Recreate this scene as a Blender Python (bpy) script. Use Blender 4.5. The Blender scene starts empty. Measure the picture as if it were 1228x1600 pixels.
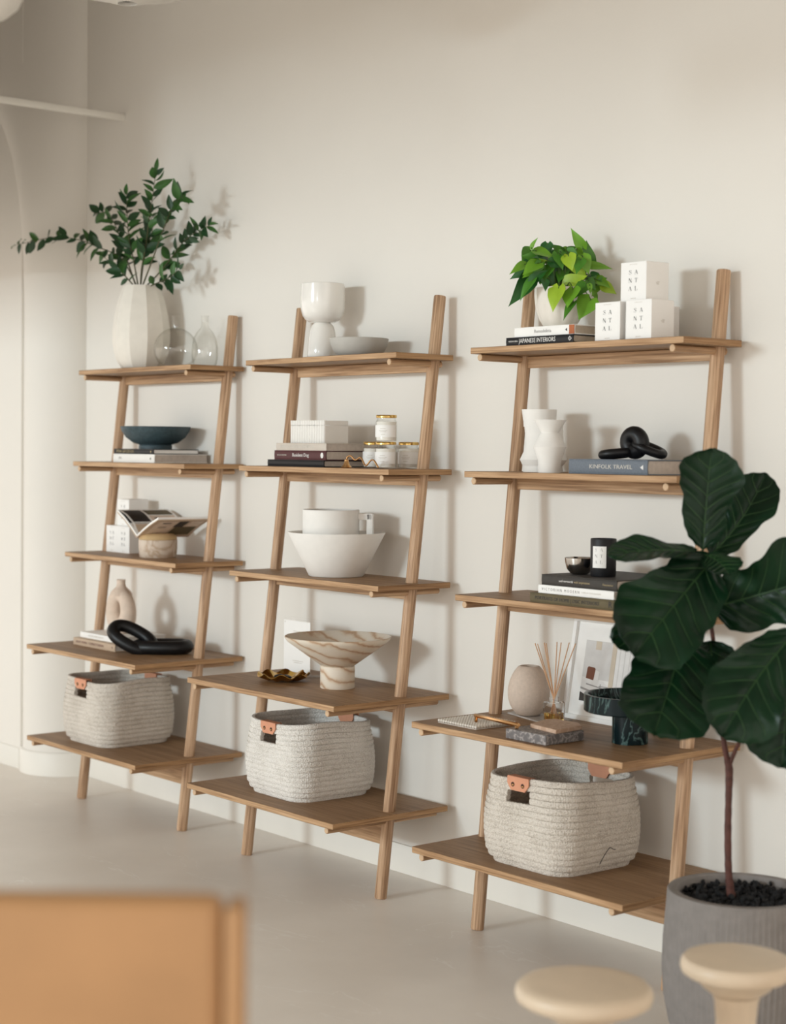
import bpy, bmesh, math, random
from mathutils import Vector, Matrix, Euler
PI = math.pi
random.seed(7)
sc = bpy.context.scene
COL = sc.collection

# ------------------------------------------------------------------ camera
cam_d = bpy.data.cameras.new('camera')
cam = bpy.data.objects.new('camera', cam_d)
COL.objects.link(cam)
cam_d.sensor_fit = 'VERTICAL'
cam_d.sensor_height = 36.0
cam_d.lens = 36.0 * 2701.74 / 1600.0
cam_d.clip_start = 0.05
_r, _u, _f = (0.6353, 0.7722, 0.0108), (-0.0350, 0.0147, 0.9993), (-0.7715, 0.6352, -0.0363)
cam.matrix_world = Matrix(((_r[0], _u[0], -_f[0], 4.8686), (_r[1], _u[1], -_f[1], -3.6054),
                           (_r[2], _u[2], -_f[2], 1.3910), (0, 0, 0, 1)))
cam_d.dof.use_dof = True
cam_d.dof.focus_distance = 5.15
cam_d.dof.aperture_fstop = 2.5
cam_d.dof.aperture_blades = 0
sc.camera = cam

# ------------------------------------------------------------------ world, lights, exposure
world = bpy.data.worlds.new('World')
sc.world = world
world.use_nodes = True
wb = world.node_tree.nodes['Background']
wb.inputs['Color'].default_value = (1.0, 0.925, 0.84, 1)
wb.inputs['Strength'].default_value = 1.58

def area(name, loc, aim, sx, sy, energy, col):
    d = bpy.data.lights.new(name, 'AREA')
    d.shape = 'RECTANGLE'
    d.size, d.size_y = sx, sy
    d.energy = energy
    d.color = col
    o = bpy.data.objects.new(name, d)
    COL.objects.link(o)
    o.location = loc
    o.rotation_euler = (Vector(aim) - Vector(loc)).to_track_quat('-Z', 'Y').to_euler()
    return o

# daylight through the tall windows of the opposite side of the room
area('window_light', (0.1, -9.0, 2.35), (0.3, 0, 1.4), 1.6, 0.9, 285, (0.78, 0.93, 1.0))
area('window_light', (4.2, -9.0, 2.2), (0.3, 0, 1.4), 0.7, 0.9, 24, (0.8, 0.95, 1.0))

sc.cycles.transparent_max_bounces = 32
sc.view_settings.view_transform = 'Standard'
sc.view_settings.look = 'None'
sc.view_settings.gamma = 1.0
sc.view_settings.use_curve_mapping = False
sc.view_settings.exposure = 0.02

# ------------------------------------------------------------------ materials
MATS = {}
def _new(name):
    m = bpy.data.materials.new(name)
    m.use_nodes = True
    nt = m.node_tree
    return m, nt, nt.nodes['Principled BSDF']

def plain(name, col, rough=0.5, metal=0.0, var=0.06, scale=30.0, bump=0.0, bscale=200.0, spec=0.5, coat=0.0, trans=0.0, ior=1.45, sheen=0.0):
    """a colour with a faint mottling and optional fine relief"""
    m, nt, b = _new(name)
    N, L = nt.nodes, nt.links
    b.inputs['Roughness'].default_value = rough
    b.inputs['Metallic'].default_value = metal
    b.inputs['Specular IOR Level'].default_value = spec
    b.inputs['Coat Weight'].default_value = coat
    b.inputs['Transmission Weight'].default_value = trans
    b.inputs['IOR'].default_value = ior
    b.inputs['Sheen Weight'].default_value = sheen
    tc = N.new('ShaderNodeTexCoord')
    nz = N.new('ShaderNodeTexNoise')
    nz.inputs['Scale'].default_value = scale
    nz.inputs['Detail'].default_value = 5
    L.new(tc.outputs['Object'], nz.inputs['Vector'])
    cr = N.new('ShaderNodeValToRGB')
    cr.color_ramp.elements[0].position = 0.3
    cr.color_ramp.elements[1].position = 0.7
    cr.color_ramp.elements[0].color = tuple(max(0, c * (1 - var)) for c in col) + (1,)
    cr.color_ramp.elements[1].color = tuple(min(1, c * (1 + var)) for c in col) + (1,)
    L.new(nz.outputs['Fac'], cr.inputs['Fac'])
    L.new(cr.outputs['Color'], b.inputs['Base Color'])
    if bump:
        n2 = N.new('ShaderNodeTexNoise')
        n2.inputs['Scale'].default_value = bscale
        n2.inputs['Detail'].default_value = 3
        L.new(tc.outputs['Object'], n2.inputs['Vector'])
        bp = N.new('ShaderNodeBump')
        bp.inputs['Strength'].default_value = bump
        bp.inputs['Distance'].default_value = 0.002
        L.new(n2.outputs['Fac'], bp.inputs['Height'])
        L.new(bp.outputs['Normal'], b.inputs['Normal'])
    MATS[name] = m
    return m

def wood(name, axis, c0, c1, c2, rough=0.5, scale=1.0):
    """oak: grain stretched along one axis of the piece, offset per piece"""
    m, nt, b = _new(name)
    N, L = nt.nodes, nt.links
    b.inputs['Roughness'].default_value = rough
    b.inputs['Specular IOR Level'].default_value = 0.35
    tc = N.new('ShaderNodeTexCoord')
    oi = N.new('ShaderNodeObjectInfo')
    off = N.new('ShaderNodeVectorMath'); off.operation = 'SCALE'
    off.inputs[0].default_value = (7.3, 5.1, 9.7)
    L.new(oi.outputs['Random'], off.inputs['Scale'])
    add = N.new('ShaderNodeVectorMath'); add.operation = 'ADD'
    L.new(tc.outputs['Object'], add.inputs[0]); L.new(off.outputs[0], add.inputs[1])
    mp = N.new('ShaderNodeMapping')
    s = [60.0 * scale] * 3
    s[axis] = 3.0 * scale
    mp.inputs['Scale'].default_value = s
    L.new(add.outputs[0], mp.inputs['Vector'])
    n1 = N.new('ShaderNodeTexNoise'); n1.inputs['Scale'].default_value = 1.0
    n1.inputs['Detail'].default_value = 6; n1.inputs['Roughness'].default_value = 0.65
    n1.inputs['Distortion'].default_value = 0.6
    L.new(mp.outputs[0], n1.inputs['Vector'])
    mp2 = N.new('ShaderNodeMapping')
    s2 = [260.0 * scale] * 3; s2[axis] = 7.0 * scale
    mp2.inputs['Scale'].default_value = s2
    L.new(add.outputs[0], mp2.inputs['Vector'])
    n2 = N.new('ShaderNodeTexNoise'); n2.inputs['Scale'].default_value = 1.0
    n2.inputs['Detail'].default_value = 2
    L.new(mp2.outputs[0], n2.inputs['Vector'])
    mx = N.new('ShaderNodeMix'); mx.data_type = 'FLOAT'
    mx.inputs[0].default_value = 0.48
    L.new(n1.outputs['Fac'], mx.inputs[2]); L.new(n2.outputs['Fac'], mx.inputs[3])
    cr = N.new('ShaderNodeValToRGB')
    e = cr.color_ramp.elements
    e[0].position, e[0].color = 0.36, c0 + (1,)
    e[1].position, e[1].color = 0.64, c2 + (1,)
    k = e.new(0.49); k.color = c1 + (1,)
    L.new(mx.outputs[0], cr.inputs['Fac'])
    L.new(cr.outputs['Color'], b.inputs['Base Color'])
    bp = N.new('ShaderNodeBump'); bp.inputs['Strength'].default_value = 0.12
    bp.inputs['Distance'].default_value = 0.001
    L.new(mx.outputs[0], bp.inputs['Height']); L.new(bp.outputs['Normal'], b.inputs['Normal'])
    MATS[name] = m
    return m

def stone(name, base, vein, rough=0.35, scale=8.0, width=0.06, stretch=(1, 1, 1), dist=3.0, base2=None, spec=0.5):
    """marble-like: veins where a distorted noise crosses its middle"""
    m, nt, b = _new(name)
    N, L = nt.nodes, nt.links
    b.inputs['Roughness'].default_value = rough
    b.inputs['Specular IOR Level'].default_value = spec
    tc = N.new('ShaderNodeTexCoord')
    mp = N.new('ShaderNodeMapping'); mp.inputs['Scale'].default_value = stretch
    L.new(tc.outputs['Object'], mp.inputs['Vector'])
    n1 = N.new('ShaderNodeTexNoise'); n1.inputs['Scale'].default_value = scale
    n1.inputs['Detail'].default_value = 8; n1.inputs['Distortion'].default_value = dist
    L.new(mp.outputs[0], n1.inputs['Vector'])
    sb = N.new('ShaderNodeMath'); sb.operation = 'SUBTRACT'; sb.inputs[1].default_value = 0.5
    L.new(n1.outputs['Fac'], sb.inputs[0])
    ab = N.new('ShaderNodeMath'); ab.operation = 'ABSOLUTE'; L.new(sb.outputs[0], ab.inputs[0])
    cr = N.new('ShaderNodeValToRGB')
    e = cr.color_ramp.elements
    e[0].position, e[0].color = 0.0, vein + (1,)
    e[1].position, e[1].color = width, base + (1,)
    if base2:
        k = e.new(0.3); k.color = base2 + (1,)
    L.new(ab.outputs[0], cr.inputs['Fac'])
    L.new(cr.outputs['Color'], b.inputs['Base Color'])
    MATS[name] = m
    return m

OAK = ((0.25, 0.135, 0.064), (0.45, 0.27, 0.145), (0.62, 0.405, 0.24))
wood('oak_x', 0, *OAK, scale=0.7); wood('oak_y', 1, *OAK, scale=0.8); wood('oak_z', 2, (0.25, 0.135, 0.072), (0.50, 0.315, 0.190), (0.70, 0.49, 0.325), scale=0.85)
wood('oak_edge_lit', 0, (0.27, 0.145, 0.066), (0.45, 0.27, 0.142), (0.60, 0.39, 0.225), scale=0.85)  # board oak lightened: window light on the front edge put into the colour
wood('oak_end', 1, (0.20, 0.098, 0.040), (0.36, 0.20, 0.092), (0.50, 0.30, 0.15), scale=0.85)
wood('oak_board', 0, (0.175, 0.092, 0.042), (0.285, 0.162, 0.080), (0.385, 0.235, 0.124), scale=0.85)

# walls: limewashed plaster, broad soft mottling and a fine grain
def plaster(name, a, bcol):
    m, nt, b = _new(name)
    N, L = nt.nodes, nt.links
    b.inputs['Roughness'].default_value = 0.85
    b.inputs['Specular IOR Level'].default_value = 0.2
    tc = N.new('ShaderNodeTexCoord')
    n1 = N.new('ShaderNodeTexNoise'); n1.inputs['Scale'].default_value = 1.3; n1.inputs['Detail'].default_value = 6
    L.new(tc.outputs['Object'], n1.inputs['Vector'])
    cr = N.new('ShaderNodeValToRGB')
    cr.color_ramp.elements[0].position = 0.3; cr.color_ramp.elements[0].color = a + (1,)
    cr.color_ramp.elements[1].position = 0.7; cr.color_ramp.elements[1].color = bcol + (1,)
    L.new(n1.outputs['Fac'], cr.inputs['Fac']); L.new(cr.outputs['Color'], b.inputs['Base Color'])
    n2 = N.new('ShaderNodeTexNoise'); n2.inputs['Scale'].default_value = 120; n2.inputs['Detail'].default_value = 4
    L.new(tc.outputs['Object'], n2.inputs['Vector'])
    bp = N.new('ShaderNodeBump'); bp.inputs['Strength'].default_value = 0.12; bp.inputs['Distance'].default_value = 0.002
    L.new(n2.outputs['Fac'], bp.inputs['Height']); L.new(bp.outputs['Normal'], b.inputs['Normal'])
    MATS[name] = m
plaster('wall', (0.80, 0.765, 0.71), (0.83, 0.795, 0.74))
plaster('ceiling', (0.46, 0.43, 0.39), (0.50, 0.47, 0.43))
plain('baseboard', (0.84, 0.81, 0.75), 0.5, var=0.02, scale=4)

# floor: sealed concrete with clouding and fine pale scratches
m, nt, b = _new('concrete_floor')
N, L = nt.nodes, nt.links
b.inputs['Roughness'].default_value = 0.42
b.inputs['Specular IOR Level'].default_value = 0.35
tc = N.new('ShaderNodeTexCoord')
n1 = N.new('ShaderNodeTexNoise'); n1.inputs['Scale'].default_value = 1.6; n1.inputs['Detail'].default_value = 9; n1.inputs['Roughness'].default_value = 0.6
L.new(tc.outputs['Object'], n1.inputs['Vector'])
cr = N.new('ShaderNodeValToRGB')
cr.color_ramp.elements[0].position = 0.3; cr.color_ramp.elements[0].color = (0.75, 0.69, 0.62, 1)
cr.color_ramp.elements[1].position = 0.7; cr.color_ramp.elements[1].color = (0.85, 0.79, 0.72, 1)
L.new(n1.outputs['Fac'], cr.inputs['Fac'])
mp = N.new('ShaderNodeMapping'); mp.inputs['Scale'].default_value = (1.2, 5.0, 1); mp.inputs['Rotation'].default_value = (0, 0, 0.6)
L.new(tc.outputs['Object'], mp.inputs['Vector'])
n3 = N.new('ShaderNodeTexNoise'); n3.inputs['Scale'].default_value = 1.3; n3.inputs['Detail'].default_value = 5; n3.inputs['Distortion'].default_value = 0.6
L.new(mp.outputs[0], n3.inputs['Vector'])
sb = N.new('ShaderNodeMath'); sb.operation = 'SUBTRACT'; sb.inputs[1].default_value = 0.62; L.new(n3.outputs['Fac'], sb.inputs[0])
ab = N.new('ShaderNodeMath'); ab.operation = 'ABSOLUTE'; L.new(sb.outputs[0], ab.inputs[0])
lt = N.new('ShaderNodeMapRange'); lt.inputs[1].default_value = 0.0; lt.inputs[2].default_value = 0.006; lt.inputs[3].default_value = 0.75; lt.inputs[4].default_value = 0.0
L.new(ab.outputs[0], lt.inputs[0])
mix = N.new('ShaderNodeMix'); mix.data_type = 'RGBA'
L.new(lt.outputs[0], mix.inputs[0]); L.new(cr.outputs['Color'], mix.inputs[6]); mix.inputs[7].default_value = (0.88, 0.84, 0.78, 1)
L.new(mix.outputs[2], b.inputs['Base Color'])
rr = N.new('ShaderNodeMapRange'); rr.inputs[3].default_value = 0.30; rr.inputs[4].default_value = 0.44
L.new(n1.outputs['Fac'], rr.inputs[0]); L.new(rr.outputs[0], b.inputs['Roughness'])
MATS['floor'] = m

# woven rope of the baskets: a plaited relief, in two shades
for rname, lo, hi in (('rope', (0.40, 0.34, 0.28, 1), (0.76, 0.70, 0.625, 1)), ('pale_rope', (0.52, 0.475, 0.42, 1), (0.86, 0.825, 0.775, 1))):
    m, nt, b = _new(rname)
    N, L = nt.nodes, nt.links
    b.inputs['Roughness'].default_value = 0.9; b.inputs['Specular IOR Level'].default_value = 0.15
    tc = N.new('ShaderNodeTexCoord')
    vo = N.new('ShaderNodeTexVoronoi'); vo.inputs['Scale'].default_value = 190
    L.new(tc.outputs['Object'], vo.inputs['Vector'])
    nz = N.new('ShaderNodeTexNoise'); nz.inputs['Scale'].default_value = 420; nz.inputs['Detail'].default_value = 4
    L.new(tc.outputs['Object'], nz.inputs['Vector'])
    nb = N.new('ShaderNodeTexNoise'); nb.inputs['Scale'].default_value = 14; nb.inputs['Detail'].default_value = 4
    L.new(tc.outputs['Object'], nb.inputs['Vector'])
    ad = N.new('ShaderNodeMath'); ad.operation = 'MULTIPLY_ADD'; ad.inputs[1].default_value = 0.25
    L.new(nb.outputs['Fac'], ad.inputs[0]); L.new(nz.outputs['Fac'], ad.inputs[2])
    cr = N.new('ShaderNodeValToRGB')
    e = cr.color_ramp.elements
    e[0].position, e[0].color = 0.44, lo
    e[1].position, e[1].color = 0.66, hi
    L.new(ad.outputs[0], cr.inputs['Fac']); L.new(cr.outputs['Color'], b.inputs['Base Color'])
    bp = N.new('ShaderNodeBump'); bp.inputs['Strength'].default_value = 0.8; bp.inputs['Distance'].default_value = 0.003
    L.new(vo.outputs['Distance'], bp.inputs['Height']); L.new(bp.outputs['Normal'], b.inputs['Normal'])
    MATS[rname] = m


# glass
def glass(name, tint=(1, 1, 1), rough=0.0, ior=1.45):
    m, nt, b = _new(name)
    N, L = nt.nodes, nt.links
    tc = N.new('ShaderNodeTexCoord'); nz = N.new('ShaderNodeTexNoise'); nz.inputs['Scale'].default_value = 9
    L.new(tc.outputs['Object'], nz.inputs['Vector'])
    mr = N.new('ShaderNodeMapRange'); mr.inputs[3].default_value = rough; mr.inputs[4].default_value = rough + 0.02
    L.new(nz.outputs['Fac'], mr.inputs[0]); L.new(mr.outputs[0], b.inputs['Roughness'])
    b.inputs['Base Color'].default_value = tint + (1,)
    b.inputs['Transmission Weight'].default_value = 1.0
    b.inputs['IOR'].default_value = ior
    MATS[name] = m
def thin_glass(name, clear, edge):
    """thin-walled clear vessel: light passes straight through, Fresnel reflection on top"""
    m, nt, b = _new(name)
    N, L = nt.nodes, nt.links
    tc = N.new('ShaderNodeTexCoord'); nz = N.new('ShaderNodeTexNoise'); nz.inputs['Scale'].default_value = 9
    L.new(tc.outputs['Object'], nz.inputs['Vector'])
    mr = N.new('ShaderNodeMapRange'); mr.inputs[3].default_value = 0.02; mr.inputs[4].default_value = 0.04
    L.new(nz.outputs['Fac'], mr.inputs[0])
    tr = N.new('ShaderNodeBsdfTransparent')
    gl = N.new('ShaderNodeBsdfGlossy'); L.new(mr.outputs[0], gl.inputs['Roughness'])
    lw = N.new('ShaderNodeLayerWeight'); lw.inputs['Blend'].default_value = 0.5
    cr = N.new('ShaderNodeValToRGB')
    cr.color_ramp.elements[0].color = clear + (1,); cr.color_ramp.elements[1].color = edge + (1,)
    cr.color_ramp.elements[0].position = 0.45
    L.new(lw.outputs['Facing'], cr.inputs['Fac']); L.new(cr.outputs['Color'], tr.inputs['Color'])
    pw = N.new('ShaderNodeMath'); pw.operation = 'POWER'; pw.inputs[1].default_value = 4.0
    L.new(lw.outputs['Facing'], pw.inputs[0])
    fr = N.new('ShaderNodeMath'); fr.operation = 'MULTIPLY_ADD'; fr.inputs[1].default_value = 0.22; fr.inputs[2].default_value = 0.03
    L.new(pw.outputs[0], fr.inputs[0])
    mx = N.new('ShaderNodeMixShader')
    L.new(fr.outputs[0], mx.inputs[0]); L.new(tr.outputs[0], mx.inputs[1]); L.new(gl.outputs[0], mx.inputs[2])
    L.new(mx.outputs[0], N['Material Output'].inputs['Surface'])
    MATS[name] = m
thin_glass('glass', (0.99, 0.99, 0.985), (0.90, 0.895, 0.875))
thin_glass('thin_glass', (0.99, 0.99, 0.985), (0.93, 0.925, 0.905))
thin_glass('acrylic', (0.995, 0.995, 0.995), (0.92, 0.93, 0.93))
glass('bottle_glass', (1.0, 1.0, 1.0), ior=1.12)
glass('amber_oil', (0.95, 0.72, 0.25), ior=1.33)

plain('white_matte', (0.88, 0.855, 0.815), 0.75, var=0.02, bump=0.08, bscale=300)
plain('white_gloss', (0.89, 0.865, 0.82), 0.14, var=0.01, coat=0.6)
plain('white_box', (0.93, 0.915, 0.89), 0.6, var=0.01)
plain('paper', (0.91, 0.89, 0.86), 0.7, var=0.02)
plain('pages', (0.60, 0.53, 0.47), 0.85, var=0.08, scale=80)
plain('pages_tan', (0.55, 0.46, 0.36), 0.85, var=0.08, scale=80)
plain('ivory', (0.82, 0.77, 0.69), 0.55, var=0.03)
plain('cream_ceramic', (0.80, 0.745, 0.67), 0.55, var=0.05, scale=20, bump=0.1)
plain('bisque', (0.74, 0.60, 0.49), 0.75, var=0.05, scale=60, bump=0.25, bscale=400)
plain('sand_ceramic', (0.64, 0.52, 0.43), 0.8, var=0.06, scale=120, bump=0.3, bscale=350)
plain('grey_ceramic', (0.52, 0.50, 0.46), 0.6, var=0.04, bump=0.1)
plain('teal_ceramic', (0.045, 0.075, 0.088), 0.5, var=0.25, scale=90, bump=0.1)
plain('black_wood', (0.006, 0.006, 0.007), 0.42, var=0.3, scale=60, bump=0.1, bscale=120, spec=0.4)
plain('black', (0.008, 0.008, 0.010), 0.5, var=0.1)
plain('charcoal', (0.045, 0.039, 0.033), 0.6, var=0.1)
plain('maroon', (0.085, 0.022, 0.024), 0.5, var=0.1)
plain('slate_blue', (0.165, 0.190, 0.225), 0.7, var=0.1, scale=200, bump=0.1, bscale=600)
plain('olive', (0.125, 0.098, 0.050), 0.65, var=0.1)
plain('tan_cover', (0.58, 0.44, 0.32), 0.7, var=0.04)
plain('beige_cover', (0.64, 0.57, 0.50), 0.7, var=0.04)
plain('orange_cloth', (0.42, 0.13, 0.05), 0.7, var=0.1)
plain('print_grey', (0.36, 0.34, 0.33), 0.7, var=0.05)
plain('print_dark', (0.05, 0.045, 0.045), 0.7, var=0.05)
plain('print_maroon', (0.15, 0.04, 0.04), 0.7, var=0.05)
plain('print_pale', (0.66, 0.62, 0.56), 0.7, var=0.05)
plain('print_white', (0.85, 0.83, 0.80), 0.7, var=0.02)
plain('print_gold', (0.45, 0.36, 0.20), 0.6, var=0.05)
plain('gold', (0.72, 0.48, 0.16), 0.22, metal=1.0, var=0.06)
plain('brass', (0.72, 0.43, 0.20), 0.22, metal=1.0, var=0.08)
plain('dark_gold', (0.42, 0.25, 0.06), 0.18, metal=1.0, var=0.2, scale=15)
plain('silver', (0.55, 0.52, 0.49), 0.16, metal=1.0, var=0.05)
plain('wax', (0.90, 0.87, 0.81), 0.5, var=0.02)
plain('leather_tab', (0.68, 0.31, 0.185), 0.55, var=0.05, bump=0.1)
plain('hole_dark', (0.05, 0.02, 0.012), 0.7)
plain('reed', (0.62, 0.36, 0.20), 0.7, var=0.1)
plain('dowel_end', (0.62, 0.43, 0.27), 0.6, var=0.06, scale=120)
plain('soil', (0.006, 0.006, 0.007), 0.8, var=0.4, scale=60)
plain('leaf_mid', (0.070, 0.235, 0.020), 0.4, var=0.35, scale=14)
plain('leaf_dark', (0.022, 0.115, 0.020), 0.42, var=0.3, scale=14)
plain('leaf_light', (0.16, 0.37, 0.025), 0.42, var=0.25, scale=14)
plain('leaf_lime', (0.33, 0.50, 0.030), 0.42, var=0.25, scale=14)
plain('branch_leaf', (0.045, 0.135, 0.028), 0.45, var=0.35, scale=25)
plain('branch_leaf_dark', (0.018, 0.062, 0.020), 0.45, var=0.35, scale=25)
plain('twig', (0.075, 0.07, 0.03), 0.7, var=0.2)
plain('pothos_stem', (0.06, 0.13, 0.02), 0.5, var=0.2)
plain('fig_vein', (0.022, 0.066, 0.018), 0.5, var=0.2)
plain('bark', (0.085, 0.030, 0.022), 0.7, var=0.35, scale=60, bump=0.4, bscale=150)
plain('stool_oak', (0.68, 0.55, 0.41), 0.38, var=0.05, scale=12)
plain('chair_leather', (0.44, 0.245, 0.112), 0.5, var=0.08, scale=8, bump=0.1)
plain('chair_edge', (0.36, 0.165, 0.06), 0.5, var=0.1)
plain('paper_lantern', (0.62, 0.59, 0.54), 0.8, var=0.03)
plain('cord', (0.5, 0.48, 0.45), 0.7)
m, nt, b = _new('travertine')
N, L = nt.nodes, nt.links
b.inputs['Roughness'].default_value = 0.55
tc = N.new('ShaderNodeTexCoord')
mp = N.new('ShaderNodeMapping'); mp.inputs['Rotation'].default_value = (0.22, -0.30, 0)
L.new(tc.outputs['Object'], mp.inputs['Vector'])
wv = N.new('ShaderNodeTexWave'); wv.bands_direction = 'Z'; wv.inputs['Scale'].default_value = 8.5
wv.inputs['Distortion'].default_value = 5.0; wv.inputs['Detail'].default_value = 5; wv.inputs['Detail Scale'].default_value = 1.3
L.new(mp.outputs[0], wv.inputs['Vector'])
cr = N.new('ShaderNodeValToRGB')
e = cr.color_ramp.elements
e[0].position, e[0].color = 0.0, (0.56, 0.37, 0.24, 1)
e[1].position, e[1].color = 0.75, (0.84, 0.755, 0.64, 1)
k = e.new(0.10); k.color = (0.72, 0.575, 0.43, 1)
k = e.new(0.30); k.color = (0.80, 0.695, 0.565, 1)
L.new(wv.outputs['Fac'], cr.inputs['Fac']); L.new(cr.outputs['Color'], b.inputs['Base Color'])
MATS['travertine'] = m
stone('beige_stone', (0.66, 0.55, 0.45), (0.50, 0.36, 0.25), 0.55, 7.0, 0.08, (1, 1, 1), 1.5, (0.72, 0.62, 0.52))
stone('green_marble', (0.004, 0.014, 0.016), (0.10, 0.17, 0.16), 0.22, 14.0, 0.03, (1, 1, 0.45), 1.6, (0.002, 0.006, 0.009), spec=0.18)
stone('grey_marble', (0.17, 0.155, 0.155), (0.42, 0.38, 0.36), 0.5, 48.0, 0.05, (1, 1, 1), 0.4, (0.10, 0.092, 0.095))
stone('pink_stone', (0.55, 0.36, 0.25), (0.66, 0.48, 0.36), 0.75, 14.0, 0.08, (1, 1, 1), 2.0)
stone('pale_tile', (0.40, 0.35, 0.31), (0.52, 0.47, 0.43), 0.5, 9.0, 0.07)
plain('jar_lid_wood', (0.60, 0.42, 0.22), 0.6, var=0.08, scale=20)

# fiddle-leaf green: dark, faintly glossy, quilted relief between the veins
m, nt, b = _new('fig_leaf')
N, L = nt.nodes, nt.links
b.inputs['Roughness'].default_value = 0.34; b.inputs['Specular IOR Level'].default_value = 0.22
tc = N.new('ShaderNodeTexCoord'); nz = N.new('ShaderNodeTexNoise'); nz.inputs['Scale'].default_value = 11; nz.inputs['Detail'].default_value = 6
L.new(tc.outputs['Object'], nz.inputs['Vector'])
cr = N.new('ShaderNodeValToRGB')
cr.color_ramp.elements[0].position = 0.3; cr.color_ramp.elements[0].color = (0.0026, 0.0150, 0.0060, 1)
cr.color_ramp.elements[1].position = 0.7; cr.color_ramp.elements[1].color = (0.0052, 0.0300, 0.0105, 1)
L.new(nz.outputs['Fac'], cr.inputs['Fac']); L.new(cr.outputs['Color'], b.inputs['Base Color'])
vo = N.new('ShaderNodeTexVoronoi'); vo.inputs['Scale'].default_value = 45
L.new(tc.outputs['Object'], vo.inputs['Vector'])
bp = N.new('ShaderNodeBump'); bp.inputs['Strength'].default_value = 0.25; bp.inputs['Distance'].default_value = 0.004; bp.invert = True
L.new(vo.outputs['Distance'], bp.inputs['Height']); L.new(bp.outputs['Normal'], b.inputs['Normal'])
MATS['fig_leaf'] = m

# planter: grey fibre-concrete with fine vertical fluting
m, nt, b = _new('planter')
N, L = nt.nodes, nt.links
b.inputs['Roughness'].default_value = 0.85; b.inputs['Specular IOR Level'].default_value = 0.2
tc = N.new('ShaderNodeTexCoord'); nz = N.new('ShaderNodeTexNoise'); nz.inputs['Scale'].default_value = 40; nz.inputs['Detail'].default_value = 6
L.new(tc.outputs['Object'], nz.inputs['Vector'])
cr = N.new('ShaderNodeValToRGB')
cr.color_ramp.elements[0].color = (0.195, 0.178, 0.168, 1); cr.color_ramp.elements[1].color = (0.29, 0.265, 0.25, 1)
L.new(nz.outputs['Fac'], cr.inputs['Fac']); L.new(cr.outputs['Color'], b.inputs['Base Color'])
MATS['planter'] = m

# ------------------------------------------------------------------ mesh helpers
def bx(bm, c, s, bev=0.0, rot=None, seg=2):
    M = Matrix.Translation(Vector(c)) @ (rot.to_4x4() if rot else Matrix.Identity(4)) @ Matrix.Diagonal((s[0], s[1], s[2], 1))
    r = bmesh.ops.create_cube(bm, size=1.0, matrix=M)
    if bev:
        es = list({e for v in r['verts'] for e in v.link_edges})
        bmesh.ops.bevel(bm, geom=es, offset=bev, segments=seg, profile=0.5, affect='EDGES')
    return bm

def lathe(bm, prof, n=40, c=(0, 0, 0), offs=None, phase=0.0):
    rings = []
    for i, (r, z) in enumerate(prof):
        ox, oy = offs[i] if offs else (0, 0)
        if r < 1e-6:
            rings.append([bm.verts.new((c[0] + ox, c[1] + oy, c[2] + z))])
        else:
            rings.append([bm.verts.new((c[0] + ox + r * math.cos(phase + 2 * PI * k / n), c[1] + oy + r * math.sin(phase + 2 * PI * k / n), c[2] + z)) for k in range(n)])
    for a, b_ in zip(rings, rings[1:]):
        if len(a) == 1 and len(b_) == 1:
            continue
        for k in range(n):
            k2 = (k + 1) % n
            if len(a) == 1:
                bm.faces.new((a[0], b_[k2], b_[k]))
            elif len(b_) == 1:
                bm.faces.new((a[k], a[k2], b_[0]))
            else:
                bm.faces.new((a[k], a[k2], b_[k2], b_[k]))
    return bm

def tube(bm, pts, rad, n=10, closed=False, caps=True, up=None):
    pts = [Vector(p) for p in pts]
    m_ = len(pts)
    rad = rad if isinstance(rad, (list, tuple)) else [rad] * m_
    rings = []
    prev = None
    for i, p in enumerate(pts):
        if closed:
            t = (pts[(i + 1) % m_] - pts[i - 1]).normalized()
        else:
            t = (pts[min(i + 1, m_ - 1)] - pts[max(i - 1, 0)]).normalized()
        if up is not None:
            a = Vector(up)
        elif prev is None:
            a = Vector((0, 0, 1)) if abs(t.z) < 0.9 else Vector((1, 0, 0))
        else:
            a = prev
        a = (a - t * a.dot(t)).normalized()
        prev = a
        b_ = t.cross(a)
        rings.append([bm.verts.new(p + a * rad[i] * math.cos(2 * PI * k / n) + b_ * rad[i] * math.sin(2 * PI * k / n)) for k in range(n)])
    rng = range(m_) if closed else range(m_ - 1)
    for i in rng:
        A, B = rings[i], rings[(i + 1) % m_]
        for k in range(n):
            bm.faces.new((A[k], A[(k + 1) % n], B[(k + 1) % n], B[k]))
    if caps and not closed:
        bm.faces.new(rings[0][::-1]); bm.faces.new(rings[-1])
    return bm

def prism(bm, pts, n_vec, thick):
    """a flat outline of 3-D points given thickness along n_vec"""
    n_vec = Vector(n_vec).normalized() * thick
    a = [bm.verts.new(Vector(p)) for p in pts]
    b_ = [bm.verts.new(Vector(p) + n_vec) for p in pts]
    bm.faces.new(a[::-1]); bm.faces.new(b_)
    k = len(pts)
    for i in range(k):
        bm.faces.new((a[i], a[(i + 1) % k], b_[(i + 1) % k], b_[i]))
    return bm

def obj(name, bm, mat, parent=None, smooth=True, loc=None, angle=40):
    bmesh.ops.recalc_face_normals(bm, faces=bm.faces[:])
    me = bpy.data.meshes.new(name)
    if smooth:
        for f in bm.faces:
            f.smooth = True
        lim = math.radians(angle)
        for e in bm.edges:
            if len(e.link_faces) == 2 and e.calc_face_angle(0) > lim:
                e.smooth = False
    bm.to_mesh(me); bm.free()
    me.materials.append(MATS[mat])
    o = bpy.data.objects.new(name, me)
    COL.objects.link(o)
    if loc:
        o.location = loc
    if parent:
        o.parent = parent
    return o

def BM():
    return bmesh.new()

def tag(o, label, cat, group=None):
    o['label'] = label; o['category'] = cat
    if group:
        o['group'] = group
    return o

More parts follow.
